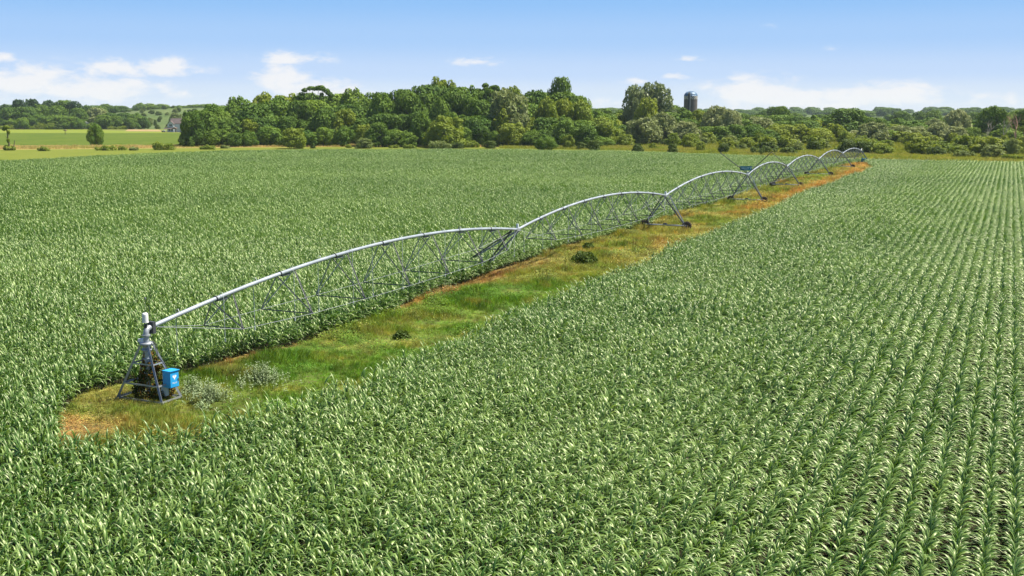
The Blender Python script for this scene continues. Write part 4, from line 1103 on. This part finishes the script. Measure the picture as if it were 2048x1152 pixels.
def silo():
    Z = 600.; b = at(1379.5, Z); r = 13.2 * Z / F; e = empty('silo', b); zt = h_at(192, Z); ztop = h_at(182.2, Z); zc = h_at(198.5, Z)
    q = MB(); q.lathe([(r, 0), (r, zc)], n=48); q.build('barrel', M['stave'], e)
    m, t, out = mat('checkered_staves'); bs = t.new('ShaderNodeBsdfPrincipled'); t.l.new(bs.outputs[0], out.inputs[0])
    at_ = t.new('ShaderNodeAttribute', attribute_name='tone'); t.l.new(t.mix(at_.outputs['Fac'], rgb(.085, .075, .075), rgb(.60, .57, .52)), bs.inputs['Base Color']); bs.inputs['Roughness'].default_value = .85
    q = MB(); n = 36; tone = []
    for row in range(3):
        z0 = zc + (zt - zc) * row / 3; z1 = zc + (zt - zc) * (row + 1) / 3
        for k in range(n):
            a0, a1 = 2 * math.pi * k / n, 2 * math.pi * (k + 1) / n; rr = r + .03
            q.add([(rr * math.cos(a0), rr * math.sin(a0), z0), (rr * math.cos(a1), rr * math.sin(a1), z0), (rr * math.cos(a1), rr * math.sin(a1), z1), (rr * math.cos(a0), rr * math.sin(a0), z1)], [(0, 1, 2, 3)]); tone.append((k + row) % 2)
    o = q.build('checker_band', m, e); set_tone(o.data, tone)
    q = MB()
    for i in range(26):
        z = .6 + (zc - .8) * i / 25; q.lathe([(r + .005, z - .03), (r + .035, z - .03), (r + .035, z + .03), (r + .005, z + .03)], n=48)
    o = q.build('hoops', M['galv_dark'], e); o['kind'] = 'stuff'
    prof = [(r + .05, zt)] + [(r * math.cos(a) + .02, zt + (ztop - zt) * math.sin(a)) for a in np.linspace(0, math.pi / 2 * .96, 9)] + [(.02, ztop)]
    q = MB(); q.lathe(prof, n=32); dm = q.build('dome', M['dome'], e)
    for k in range(16):
        a = 2 * math.pi * k / 16; c = Vector((math.cos(a), math.sin(a), 0))
        q = MB(); q.tube([c * (pr[0] + .03) + Vector((0, 0, pr[1] + .02)) for pr in prof[:-1:2]], .05, 4); q.build('rib', M['dome'], dm)
    a = R(-112); c = Vector((math.cos(a), math.sin(a), 0)); d = Vector((-c.y, c.x, 0)); zz = Vector((0, 0, 1))
    q = MB(); q.box(c * (r + .35) + zz * (zt * .5), (.8, 1.0, zt), (c, d, zz)); q.build('chute', M['dark_steel'], e)
    q = MB(); q.box(c * (r + .5) + zz * (zt + .65), (1.0, 1.1, 1.3), (c, d, zz)); q.add([c * (r + 1.0) + zz * (zt + 1.3) + d * .55, c * (r + 1.0) + zz * (zt + 1.3) - d * .55, c * (r - .6) + zz * (zt + 2.0) - d * .5, c * (r - .6) + zz * (zt + 2.0) + d * .5], [(0, 1, 2, 3)]); q.build('hood', M['dark_steel'], e)
    q = MB(); q.tube([c * (r + .9) + d * .75, c * (r + .9) + d * .75 + zz * (zt + 1.2)], .13, 6); q.build('fill_pipe', M['galv'], e)
    tag(e, 'brown concrete silo with a checkered top band and blue domed roof above the trees', 'silo')
silo()

def rocks():
    rr = random.Random(4)
    for x, yb, w, hh, lab in ((1568, 282, 3.2, 1.7, 'rounded pale rock at the left of the three rocks among the scrub'), (1580, 279, 5.0, 1.5, 'wide flat pale rock at the back of the three rocks among the scrub'), (1588, 287, 3.4, 1.5, 'lowest, frontmost of the three pale rocks among the scrub')):
        import bmesh
        bm = bmesh.new(); bmesh.ops.create_icosphere(bm, subdivisions=3, radius=1)
        for v in bm.verts: v.co *= 1 + .25 * math.sin(3 * v.co.x + x) * math.cos(4 * v.co.y + yb) + rr.gauss(0, .03)
        for v in bm.verts: v.co = Vector((v.co.x * w, v.co.y * w * .6, max(-.3, v.co.z) * hh + .2))
        me = bpy.data.meshes.new('boulder'); bm.to_mesh(me); bm.free(); me.materials.append(M['rock'])
        o = bpy.data.objects.new('boulder', me); col.objects.link(o); o.location = g(x, yb); tag(o, lab, 'rock', 'pale rocks among the scrub')
rocks()


# ------------------------------------------------------------------ the irrigation machine
mach = empty('irrigation_machine', P0)
tag(mach, 'long galvanised centre-pivot irrigation machine on wheeled towers reaching across the corn field', 'irrigation machine')
ZZ = Vector((0, 0, 1))
def mb_(): return MB()
def build(q, name, m, par): return q.build(name, m, par)      # geometry is given relative to the pivot base

def rel(p): return Vector(p) - P0

def pivot_tower():
    top = h_at(690, P0.y); hp = h_at(657, P0.y)               # collar height, pipe height
    S = SIDE / 2
    q = mb_(); q.lathe([(.10, 0), (.10, top + .05)], n=16); q.lathe([(.20, 0), (.20, .05)], n=16)
    for z in (top * .5, top * .75): q.lathe([(.17, z), (.17, z + .05)], n=16)
    pt = build(q, 'pivot_tower', M['galv_pipe'], mach)
    def corner(sx, sy, z):
        f = 1 - z / (top + .12); a = .17 + (S - .17) * f; b = .15 + (DEEP / 2 - .15) * f
        return U * (sy * b) + V * (sx * a) + ZZ * z
    for sx, sy in ((-1, -1), (1, -1), (1, 1), (-1, 1)):
        q = mb_(); a, b = corner(sx, sy, 0), corner(sx, sy, top); q.bar(a, b, .10, up=(U * sy + V * sx)); q.box(a + ZZ * .02, (.28, .28, .04), (U, V, ZZ)); build(q, 'leg', M['galv'], pt)
    for z, w in ((.22, .085), (top * .34, .075), (top * .69, .06)):
        cs = [corner(sx, sy, z) for sx, sy in ((-1, -1), (1, -1), (1, 1), (-1, 1))]
        for i in range(4):
            q = mb_(); q.bar(cs[i], cs[(i + 1) % 4], w); build(q, 'rail', M['galv'], pt)
    q = mb_(); q.lathe([(.05, top - .25), (.24, top - .25), (.24, top - .18), (.19, top - .18), (.19, top), (.30, top), (.30, top + .13), (.16, top + .13)], n=20); build(q, 'collar', M['galv'], pt)
    q = mb_(); q.box(ZZ * (top + .20) - V * .22, (.34, .28, .14), (V, U, ZZ)); build(q, 'slip_ring_box', M['white_plastic'], pt)
    q = mb_(); d = (TW[1] - P0); d.z = 0; d.normalize()
    q.tube([ZZ * (top + .13), ZZ * (hp - .22), ZZ * (hp - .06) + d * .05, ZZ * (hp) + d * .2, ZZ * (hp) + d * .42], [.13, .13, .13, .125, .115], 14)
    q.lathe([(.19, top + .42), (.19, top + .48)], n=16); build(q, 'elbow', M['galv'], pt)
    q = mb_(); q.box(ZZ * (hp - .02) + d * .40, (.20, .30, .55), (d, ZZ.cross(d), ZZ)); build(q, 'joint_bracket', M['dark_steel'], pt)
    q = mb_(); q.lathe([(.06, hp + .02), (.09, hp + .2)], n=12); build(q, 'cap_stem', M['dark_steel'], pt)
    zc = h_at(645, P0.y)
    q = mb_(); q.lathe([(.135, zc), (.135, zc + .36), (.125, zc + .41), (.09, zc + .44), (.0, zc + .45)], n=18); q.lathe([(.145, zc), (.145, zc + .03)], n=18); build(q, 'cap', M['white_plastic'], pt)
    zt = h_at(598, P0.y)
    q = mb_(); q.tube([ZZ * (zc + .44), ZZ * zt + V * .06], [.012, .008], 5); q.lathe([(.045, zt), (.05, zt + .06), (.0, zt + .1)], V * .06, 8); build(q, 'antenna', M['galv_dark'], pt)
    q = mb_(); q.tube([ZZ * (hp - .5) + d * .30, ZZ * (h_at(603, P0.y)) + d * .30], [.016, .010], 5); build(q, 'antenna', M['dark_steel'], pt)
    # conduits looping from the collar to the control box
    q = mb_()
    for k, o in enumerate((.0, .08)):
        q.tube([ZZ * (top + .2) + V * (.3 + o), ZZ * (top + .05) + V * (.42 + o) + U * .1, ZZ * (top - .5) + V * (.36 + o) + U * .2, corner(1, 1, top * .65) + V * .05, corner(1, 1, 1.5) + V * .04], .018, 5)
    q.tube([ZZ * (hp) + d * .35, ZZ * (hp - .1) + d * .6 - U * .1, ZZ * (hp - .45) + d * .42, ZZ * (top + .2) + d * .3], .02, 5)
    build(q, 'conduit', M['dark_steel'], pt)
    # blue control box on the rear right leg
    fr = Vector((.853, -.521, 0)); sd_ = Vector((.521, .853, 0)); w, dp, hh = .52, .46, .76
    c0 = corner(1, 1, 1.25); zb = P0.y + c0.y - .28
    c = at(341.5, zb, h_at(757, zb)) - P0
    q = mb_(); q.box(c, (w, dp, hh), (sd_, fr * -1, ZZ)); q.box(c + ZZ * (hh / 2 + .012) + fr * .02, (w + .05, dp + .08, .024), (sd_, fr * -1, ZZ))
    q.box(c - fr * (dp / 2 + .03), (.06, .06, hh * .9), (sd_, fr, ZZ))
    cb = build(q, 'control_panel', M['blue'], mach)
    q = mb_(); q.box(c + fr * (dp / 2 + .012), (w - .04, .018, hh - .05), (sd_, fr * -1, ZZ)); door = build(q, 'door', M['blue'], cb)
    q = mb_(); q.box(c + fr * (dp / 2 + .03) + sd_ * (w / 2 - .06) - ZZ * .05, (.025, .03, .12), (sd_, fr * -1, ZZ)); build(q, 'handle', M['dark_steel'], cb)
    f0 = c + fr * (dp / 2 + .024)
    q = mb_()      # pale emblem: a leafy V on a point
    def poly(pts): q.add([f0 + sd_ * a + ZZ * b for a, b in pts], [tuple(range(len(pts)))])
    poly([(0, -.04), (.045, .06), (.10, .10), (.115, .17), (.06, .20), (.035, .15), (.0, .10)]); poly([(0, -.04), (.0, .10), (-.035, .15), (-.06, .20), (-.115, .17), (-.10, .10), (-.045, .06)])
    poly([(.0, .12), (.025, .16), (.0, .205), (-.025, .16)])
    build(q, 'emblem', M['white_print'], cb)
    lettering('VALLEY', f0 - ZZ * .165, sd_, ZZ, .065, M['white_print'], cb, .30)
    q = mb_(); a_ = corner(1, 1, .9); q.bar(c - fr * .2 + ZZ * .1, corner(1, 1, c.z + .1), .05); q.bar(c - fr * .2 - ZZ * .2, corner(1, 1, c.z - .2), .05); build(q, 'bracket', M['galv_dark'], cb)
    # grey box low inside the frame
    cc = at(331, P0.y - .15) - P0; cc.z = 0
    e = empty('junction_box', P0 + cc); tag(e, 'small pale grey metal box on a post under the blue control box', 'utility box')
    q = mb_(); q.box((0, 0, .52), (.26, .20, .42), (V, U, ZZ)); q.box((0, 0, .735), (.30, .24, .02), (V, U, ZZ)); q.build('case', M['grey_box'], e)
    q = mb_(); q.tube([(0, 0, 0), (0, 0, .32)], .04, 8); q.build('post', M['galv_dark'], e)
    return hp

FONT = {'V': ['10001', '10001', '10001', '10001', '01010', '01010', '00100'], 'A': ['01110', '10001', '10001', '11111', '10001', '10001', '10001'], 'L': ['10000', '10000', '10000', '10000', '10000', '10000', '11111'],
        'E': ['11111', '10000', '10000', '11110', '10000', '10000', '11111'], 'Y': ['10001', '10001', '01010', '00100', '00100', '00100', '00100']}
def lettering(txt, c, right, up, hgt, m, par, width):
    cu = bpy.data.curves.new('lettering', 'FONT'); cu.body = txt; cu.size = 1.0; cu.align_x = 'CENTER'; cu.align_y = 'CENTER'; cu.offset = .015
    tmp = bpy.data.objects.new('lettering', cu); col.objects.link(tmp)
    dg = bpy.context.evaluated_depsgraph_get(); dg.update(); me = bpy.data.meshes.new_from_object(tmp.evaluated_get(dg)); bpy.data.objects.remove(tmp)
    xs = [v.co.x for v in me.vertices]; ys = [v.co.y for v in me.vertices]; sx = width / (max(xs) - min(xs)); sy = hgt / (max(ys) - min(ys)); mx = (max(xs) + min(xs)) / 2; my = (max(ys) + min(ys)) / 2
    for v in me.vertices: v.co = c + right * ((v.co.x - mx) * sx) + up * ((v.co.y - my) * sy)
    me.materials.clear(); me.materials.append(m); me.name = 'lettering'
    return child('lettering', me, par)

# tower places measured in the photo
TW = [P0.copy(), None, (g(1285, 459) + g(1375, 463)) / 2, (g(1460, 407) + g(1527, 408)) / 2, (g(1545, 375) + g(1600, 377)) / 2, (g(1613, 353) + g(1660, 354)) / 2, None, None]
TW[1] = g(1035, 459, 3.85); TW[1].z = 0
TW[6] = g(1705, 338) - V * 2.45
TW[7] = g(1722, 301, 3.6); TW[7].z = 0
APEX_Y = [656, 459, 391, 349.5, 333, 318, 307, 301]
TH = [h_at(y, p.y) for y, p in zip(APEX_Y, TW)]
TH[7] = 3.6
print('TOWERS', [tuple(round(c, 1) for c in p) for p in TW], [round(h, 2) for h in TH], [round((TW[i + 1] - TW[i]).length, 1) for i in range(7)])

def span(i):
    a = rel(TW[i]) + ZZ * TH[i]; b = rel(TW[i + 1]) + ZZ * TH[i + 1]
    d = b - a; L = Vector((d.x, d.y, 0)).length; dh = Vector((d.x, d.y, 0)).normalized(); pv = Vector((dh.y, -dh.x, 0))
    if i == 0: a = a + dh * .42
    d = b - a
    rise = 1.32 * (L / 40)
    def P(t): return a + d * t + ZZ * (4 * rise * t * (1 - t))
    def Hc(t): return (a + d * t).z
    n = 24; q = mb_(); q.tube([P(k / n) for k in range(n + 1)], .104, 12)
    sp = build(q, 'span', M['galv_pipe'], mach)
    far = i > 3
    NP = 7; ends = []
    for k in range(NP):
        t = .12 + .128 * k; c = P(t); k0 = k - (NP - 1) / 2
        hb = (2.42 if i else 2.38) + (Hc(t) - Hc(.5)) * .6 + .022 * k0 * k0 + (.1 if k == 6 else 0)
        hw = max(.75, min(1.7, .78 * (c.z - hb) - .02)) * (1.0)
        base = Vector((c.x, c.y, hb)); l_, r_ = base - pv * hw, base + pv * hw; ends.append((l_, r_))
        q = mb_(); q.bar(l_, r_, .06); build(q, 'cross_bar', M['galv_dark'], sp)
        for s, en in ((-1, l_), (1, r_)):
            for o in (-.019, .019):
                q = mb_(); q.bar(en, P(t + o) - ZZ * .09 + pv * (s * .04), .054); build(q, 'strut', M['galv_dark'] if (s > 0) else M['galv'], sp)  # near-side struts get the darker steel: their shade put into the colour
        q = mb_(); q.box(P(t) - ZZ * .14, (.75, .06, .14), (dh, pv, ZZ)); build(q, 'gusset', M['galv_dark'], sp)
        tt = t - .012; dd = (P(tt + .002) - P(tt)).normalized()
        q = mb_(); q.lathe([(.104, -.025), (.142, -.025), (.142, .025), (.104, .025)], P(tt), 14, axis=(pv, dd.cross(pv).normalized(), dd)); build(q, 'flange', M['dark_steel'], sp)
    for s in (0, 1):
        pts = [P(.006) - ZZ * .10 + pv * (.06 * (2 * s - 1))] + [e[s] for e in ends] + [P(.994) - ZZ * .12 + pv * (.06 * (2 * s - 1))]
        q = mb_(); q.tube(pts, .012, 5); build(q, 'truss_rod', M['galv'], sp)
    nd = 14
    for k in range(nd):
        t = (k + .62) / nd; c = P(t); s = 1 if k % 2 else -1; lo = 1.95
        q = mb_(); o = pv * (s * .22)
        q.tube([c + ZZ * .09, c + ZZ * .24 + o * .3, c + ZZ * .22 + o * .8, c + o - ZZ * .05, Vector((c.x, c.y, lo)) + o], .015, 5)
        q.lathe([(.03, 0), (.045, -.05), (.015, -.12), (.05, -.15), (.0, -.16)], Vector((c.x, c.y, lo)) + o, 8); build(q, 'sprinkler_drop', M['drop'], sp)
    return P, dh, pv

def tower(i, dh, va=-2.45, vb=2.45):
    pv = Vector((dh.y, -dh.x, 0)); o = rel(TW[i]); hp = TH[i]; wr = .54
    bz = .62
    q = mb_(); q.tube([o + pv * va + ZZ * bz, o + pv * vb + ZZ * bz], .085, 8)
    q.box(o + ZZ * (hp - .02), (.7, .26, .20), (dh, pv, ZZ))
    tw = build(q, 'drive_tower', M['galv'], mach)
    for v in (va, vb):
        s = 1 if v > 0 else -1
        for k in (-1, 1):
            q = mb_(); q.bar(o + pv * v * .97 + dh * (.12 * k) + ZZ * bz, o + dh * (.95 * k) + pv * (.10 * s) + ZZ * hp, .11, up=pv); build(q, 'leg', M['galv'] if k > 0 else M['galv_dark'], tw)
        q = mb_(); m_ = .52
        pa = (o + pv * v * .97 + dh * .12 + ZZ * bz).lerp(o + dh * .95 + pv * .1 * s + ZZ * hp, m_); pb = (o + pv * v * .97 - dh * .12 + ZZ * bz).lerp(o - dh * .95 + pv * .1 * s + ZZ * hp, m_)
        q.bar(pa, pb, .05); build(q, 'brace', M['galv_dark'], tw)
        # lugged tyre on a steel hub
        c = o + pv * (v + s * .0) + ZZ * wr + dh * .30; ax = (pv, ZZ, dh)
        q = mb_(); q.lathe([(.26, -.13), (.44, -.15), (wr - .04, -.11), (wr - .03, .11), (.44, .15), (.26, .13)], c, 24, 0, axis=ax)
        for k in range(16):
            a = 2 * math.pi * k / 16; rd = pv * math.cos(a) + ZZ * math.sin(a); tg = rd.cross(dh)
            for sg in (-1, 1): q.box(c + rd * (wr + .005) + dh * (.065 * sg), (.07, .15, .09), (rd, (dh + tg * .5 * sg).normalized(), (tg - dh * .5 * sg).normalized()), 0)
        q.lathe([(.0, -.02), (.27, -.02), (.27, .06), (.0, .06)], c, 16, 1, axis=ax); build(q, 'wheel', [M['rubber'], M['galv_dark']], tw)
        q = mb_(); q.box(o + pv * v + ZZ * wr + dh * .08, (.26, .24, .3), (pv, dh, ZZ)); build(q, 'gearbox', M['dark_steel'], tw)
    q = mb_(); q.box(o + pv * ((va + vb) / 2) + ZZ * (bz + .12) + dh * .05, (.4, .22, .2), (pv, dh, ZZ)); build(q, 'motor', M['galv_dark'], tw)
    q = mb_(); q.box(o + ZZ * (hp + .28), (.22, .16, .34), (dh, pv, ZZ)); build(q, 'tower_box', M['grey_box'], tw)
    q = mb_(); q.tube([o + ZZ * (hp + .1) - dh * .2, o + ZZ * (hp + .1) - dh * .2 + pv * .9 - ZZ * 1.2, o + pv * vb * .9 + ZZ * bz], .02, 5); build(q, 'cable', M['dark_steel'], tw)
    return tw

pivot_tower()
for i in range(7):
    P_, dh, pv = span(i)
    if i == 0: tower(1, dh, -5.3, -3.0)
    elif i < 6: tower(i + 1, dh)
    else:
        tower(7, dh, -2.3, 2.3)
        e = rel(TW[7]); q = mb_(); zb = TW[7].y - 1.0; bx = at(1727, zb, h_at(321, zb)) - P0; q.box(bx, (1.2, 1.0, 1.1), (dh, V, ZZ)); q.tube([bx + ZZ * .5 - V * .3, bx + ZZ * 1.1 - V * .3], .07, 8)
        eb = build(q, 'pump_box', M['teal'], mach)
        for k in (-1, 1):
            q = mb_(); q.lathe([(.08, -.1), (.42, -.12), (.42, .12), (.08, .1)], Vector((bx.x, bx.y, .42)) + dh * (k * .5) + V * .3, 16, axis=(dh, ZZ, V)); build(q, 'wheel', M['rubber'], eb)
        q = mb_(); q.tube([e + ZZ * TH[7], e + ZZ * (TH[7] + .12) + dh * .6, e + ZZ * (TH[7] + .55) + dh * 1.1], [.09, .07, .04], 8); build(q, 'end_gun', M['white_plastic'], mach)

def sign():
    o = rel(TW[3]); Z = TW[3].y; hp = TH[3]
    def W(x, y): p = at(x, Z, h_at(y, Z)); return p - P0
    ap = o + ZZ * (hp + .15); l_ = W(1440, 305); r_ = W(1543, 304)
    q = mb_(); q.tube([ap, l_], .06, 6); ms = build(q, 'sign_mast', M['dark_steel'], mach)
    q = mb_(); q.tube([ap, r_], .06, 6); build(q, 'mast_pole', M['dark_steel'], ms)
    q = mb_(); q.tube([W(1473, 333), W(1514, 333)], .035, 6); build(q, 'cross_rail', M['galv_dark'], ms)
    q = mb_(); q.tube([r_, rel(TW[4]) + ZZ * (TH[4] + .1)], .05, 5); build(q, 'stay', M['dark_steel'], ms)
    q = mb_(); c = W(1492, 336.5); X = Vector((1, 0, 0)); Y = Vector((0, 1, 0)); q.box(c, (23 * Z / F, .06, 8.6 * Z / F)); bd = build(q, 'sign_board', M['teal'], mach)
    q = mb_(); q.tube([c + Y * .06 - ZZ * .3, ap], .04, 6); build(q, 'post', M['galv_dark'], bd)
    lettering('VALLEY', c - Y * .036 - X * .12, X, ZZ, .33, M['teal_print'], bd, 1.15)
    q = mb_(); f0 = c - Y * .036 + X * .68
    q.add([f0 + X * a + ZZ * b for a, b in ((0, -.2), (.06, .02), (.2, .2), (.06, .16), (0, .05), (-.06, .16), (-.2, .2), (-.06, .02))], [(0, 1, 2, 3, 4), (0, 4, 5, 6, 7)]); build(q, 'emblem', M['teal_print'], bd)
sign()


# ------------------------------------------------------------------ plants of the strip
def vine():
    e = empty('climbing_weed', P0 + U * .15)
    L = [((-.35, 0, .42), (.50, .4, .5)), ((.42, .05, .38), (.52, .4, .42)), ((-.1, .1, .95), (.45, .4, .45)), ((.2, .15, 1.25), (.36, .32, .40)), ((-.05, .1, 1.7), (.26, .24, .40)), ((.62, .2, .75), (.38, .32, .38)), ((-.55, .1, .75), (.28, .28, .4)), ((.1, .1, 2.05), (.15, .15, .25)), ((.0, -.25, .8), (.32, .2, .6)), ((.05, -.2, 1.45), (.22, .16, .42)), ((-.3, -.3, .35), (.4, .25, .35)), ((.4, -.3, .3), (.4, .25, .3))]
    child('foliage', leaves_on(L, 3200, .085, 301, [M['vine'], M['rust_leaf']], 1.0, .3, 1.5, .28), e)
    L2 = [((-.35, .1, 1.25), (.22, .2, .45)), ((.30, .15, 1.65), (.26, .2, .35)), ((-.15, .1, 1.95), (.18, .16, .3)), ((.75, .2, .55), (.3, .25, .3))]
    child('withered_foliage', leaves_on(L2, 800, .075, 302, [M['rust_leaf'], M['vine']], 1.0, .4, 1.5, .3), e)
    tag(e, 'dark vine with rusty leaves climbing the riser inside the pivot frame', 'climbing plant')
vine()
def strip_bush(x, yb, w, h, m, label, size=.10, n=1500, seed=1, name='bush', cat='bush', sp=.25):
    p = g(x, yb); o = bpy.data.objects.new(name, leaves_on([((a * w, b * w, c * h), (q * w, q * w, q * h * 1.25)) for a, b, c, q in ((0, 0, .45, .36), (-.28, .1, .35, .28), (.28, .05, .35, .28), (.05, -.2, .3, .26), (-.1, .1, .72, .22), (.18, .1, .66, .22))], n, size, seed, m, 1.0, .3, 1.7, sp)); col.objects.link(o)
    o.location = p; tag(o, label, cat)
strip_bush(1168, 530, 2.1, 1.2, M['dkshrub'], 'larger of the two dark bushes on the golden part of the strip', .13, 1700, 11)
strip_bush(1176, 501, 1.1, .75, M['dkshrub'], 'smaller dark bush behind the larger one on the golden part of the strip', .12, 900, 12)
strip_bush(803, 682, .95, .62, M['dkshrub'], 'small dark leafy bush alone in the green part of the strip', .10, 700, 13)
strip_bush(390, 815, .6, .4, M['vine'], 'tiny dark bush in the grass right of the pivot frame', .07, 500, 14)

def weeds(x, yb, w, h, n, seed, label):
    """clump of upright stems with pale plumes"""
    p = g(x, yb); r = random.Random(seed); st = MB(); pl = MB(); tone = []
    for i in range(n):
        a = r.uniform(0, 6.28); d = min(w, abs(r.gauss(0, w * .34))); b = V * (d * math.cos(a)) + U * (d * .8 * math.sin(a)); hh = h * r.uniform(.45, 1.1) * max(.45, 1 - .35 * (d / (w * .5)) ** 2)
        t_ = b + Vector((r.gauss(0, .1), r.gauss(0, .1), hh)); st.tube([b, b.lerp(t_, .5) + Vector((r.gauss(0, .02), r.gauss(0, .02), 0)), t_], [.010, .008, .004], 3, caps=False)
        for k in range(13):
            f = r.uniform(.18, 1.0); c = b.lerp(t_, f); s = r.uniform(.06, .13) * (1.25 - .5 * f); aa = r.uniform(0, 6.28); dd = Vector((math.cos(aa), math.sin(aa), r.uniform(.2, .9))).normalized(); sd_ = dd.cross(ZZ).normalized() * s * .22
            pl.add([c, c + dd * s * .5 + sd_, c + dd * s, c + dd * s * .5 - sd_], [(0, 1, 2, 3)]); tone.append(min(1, max(0, f * .8 + r.gauss(0, .2))))
    o = empty('silvery_weed', p); so = child('stems', st.mesh('stems', M['sage']), o); fo = pl.mesh('plumes', M['silver']); set_tone(fo, tone); child('plumes', fo, o)
    tag(o, label, 'weed clump')
weeds(527, 772, 2.5, 1.15, 230, 1, 'large silvery weed clump standing in the green part of the strip')
weeds(420, 806, 2.4, 1.0, 170, 2, 'silvery weed clump in the grass right of the blue control box')
weeds(388, 788, 2.0, .9, 110, 3, 'thin silvery weed clump just behind and right of the blue control box')
weeds(405, 822, 1.0, .5, 40, 4, 'lowest and smallest silvery weed clump, nearest the front corn rows')
weeds(484, 784, .5, .6, 20, 5, 'narrow pale weed left of the large silvery clump')
weeds(898, 588, .9, .8, 26, 6, 'dry pale weed against the corn edge half way along the first span')

# ------------------------------------------------------------------ air
def haze():
    q = MB(); x0, x1, y0, y1, z0, z1 = -2600, 2600, -350, 3600, -1.5, 60
    q.box(((x0 + x1) / 2, (y0 + y1) / 2, (z0 + z1) / 2), (x1 - x0, y1 - y0, z1 - z0))
    m, t, out = mat('haze'); v = t.new('ShaderNodeVolumePrincipled'); v.inputs['Color'].default_value = rgb(.72, .86, 1.0); v.inputs['Density'].default_value = HAZE
    t.l.new(v.outputs[0], out.inputs['Volume']); o = q.build('haze', m); o['kind'] = 'stuff'
HAZE = 0.00005
haze()
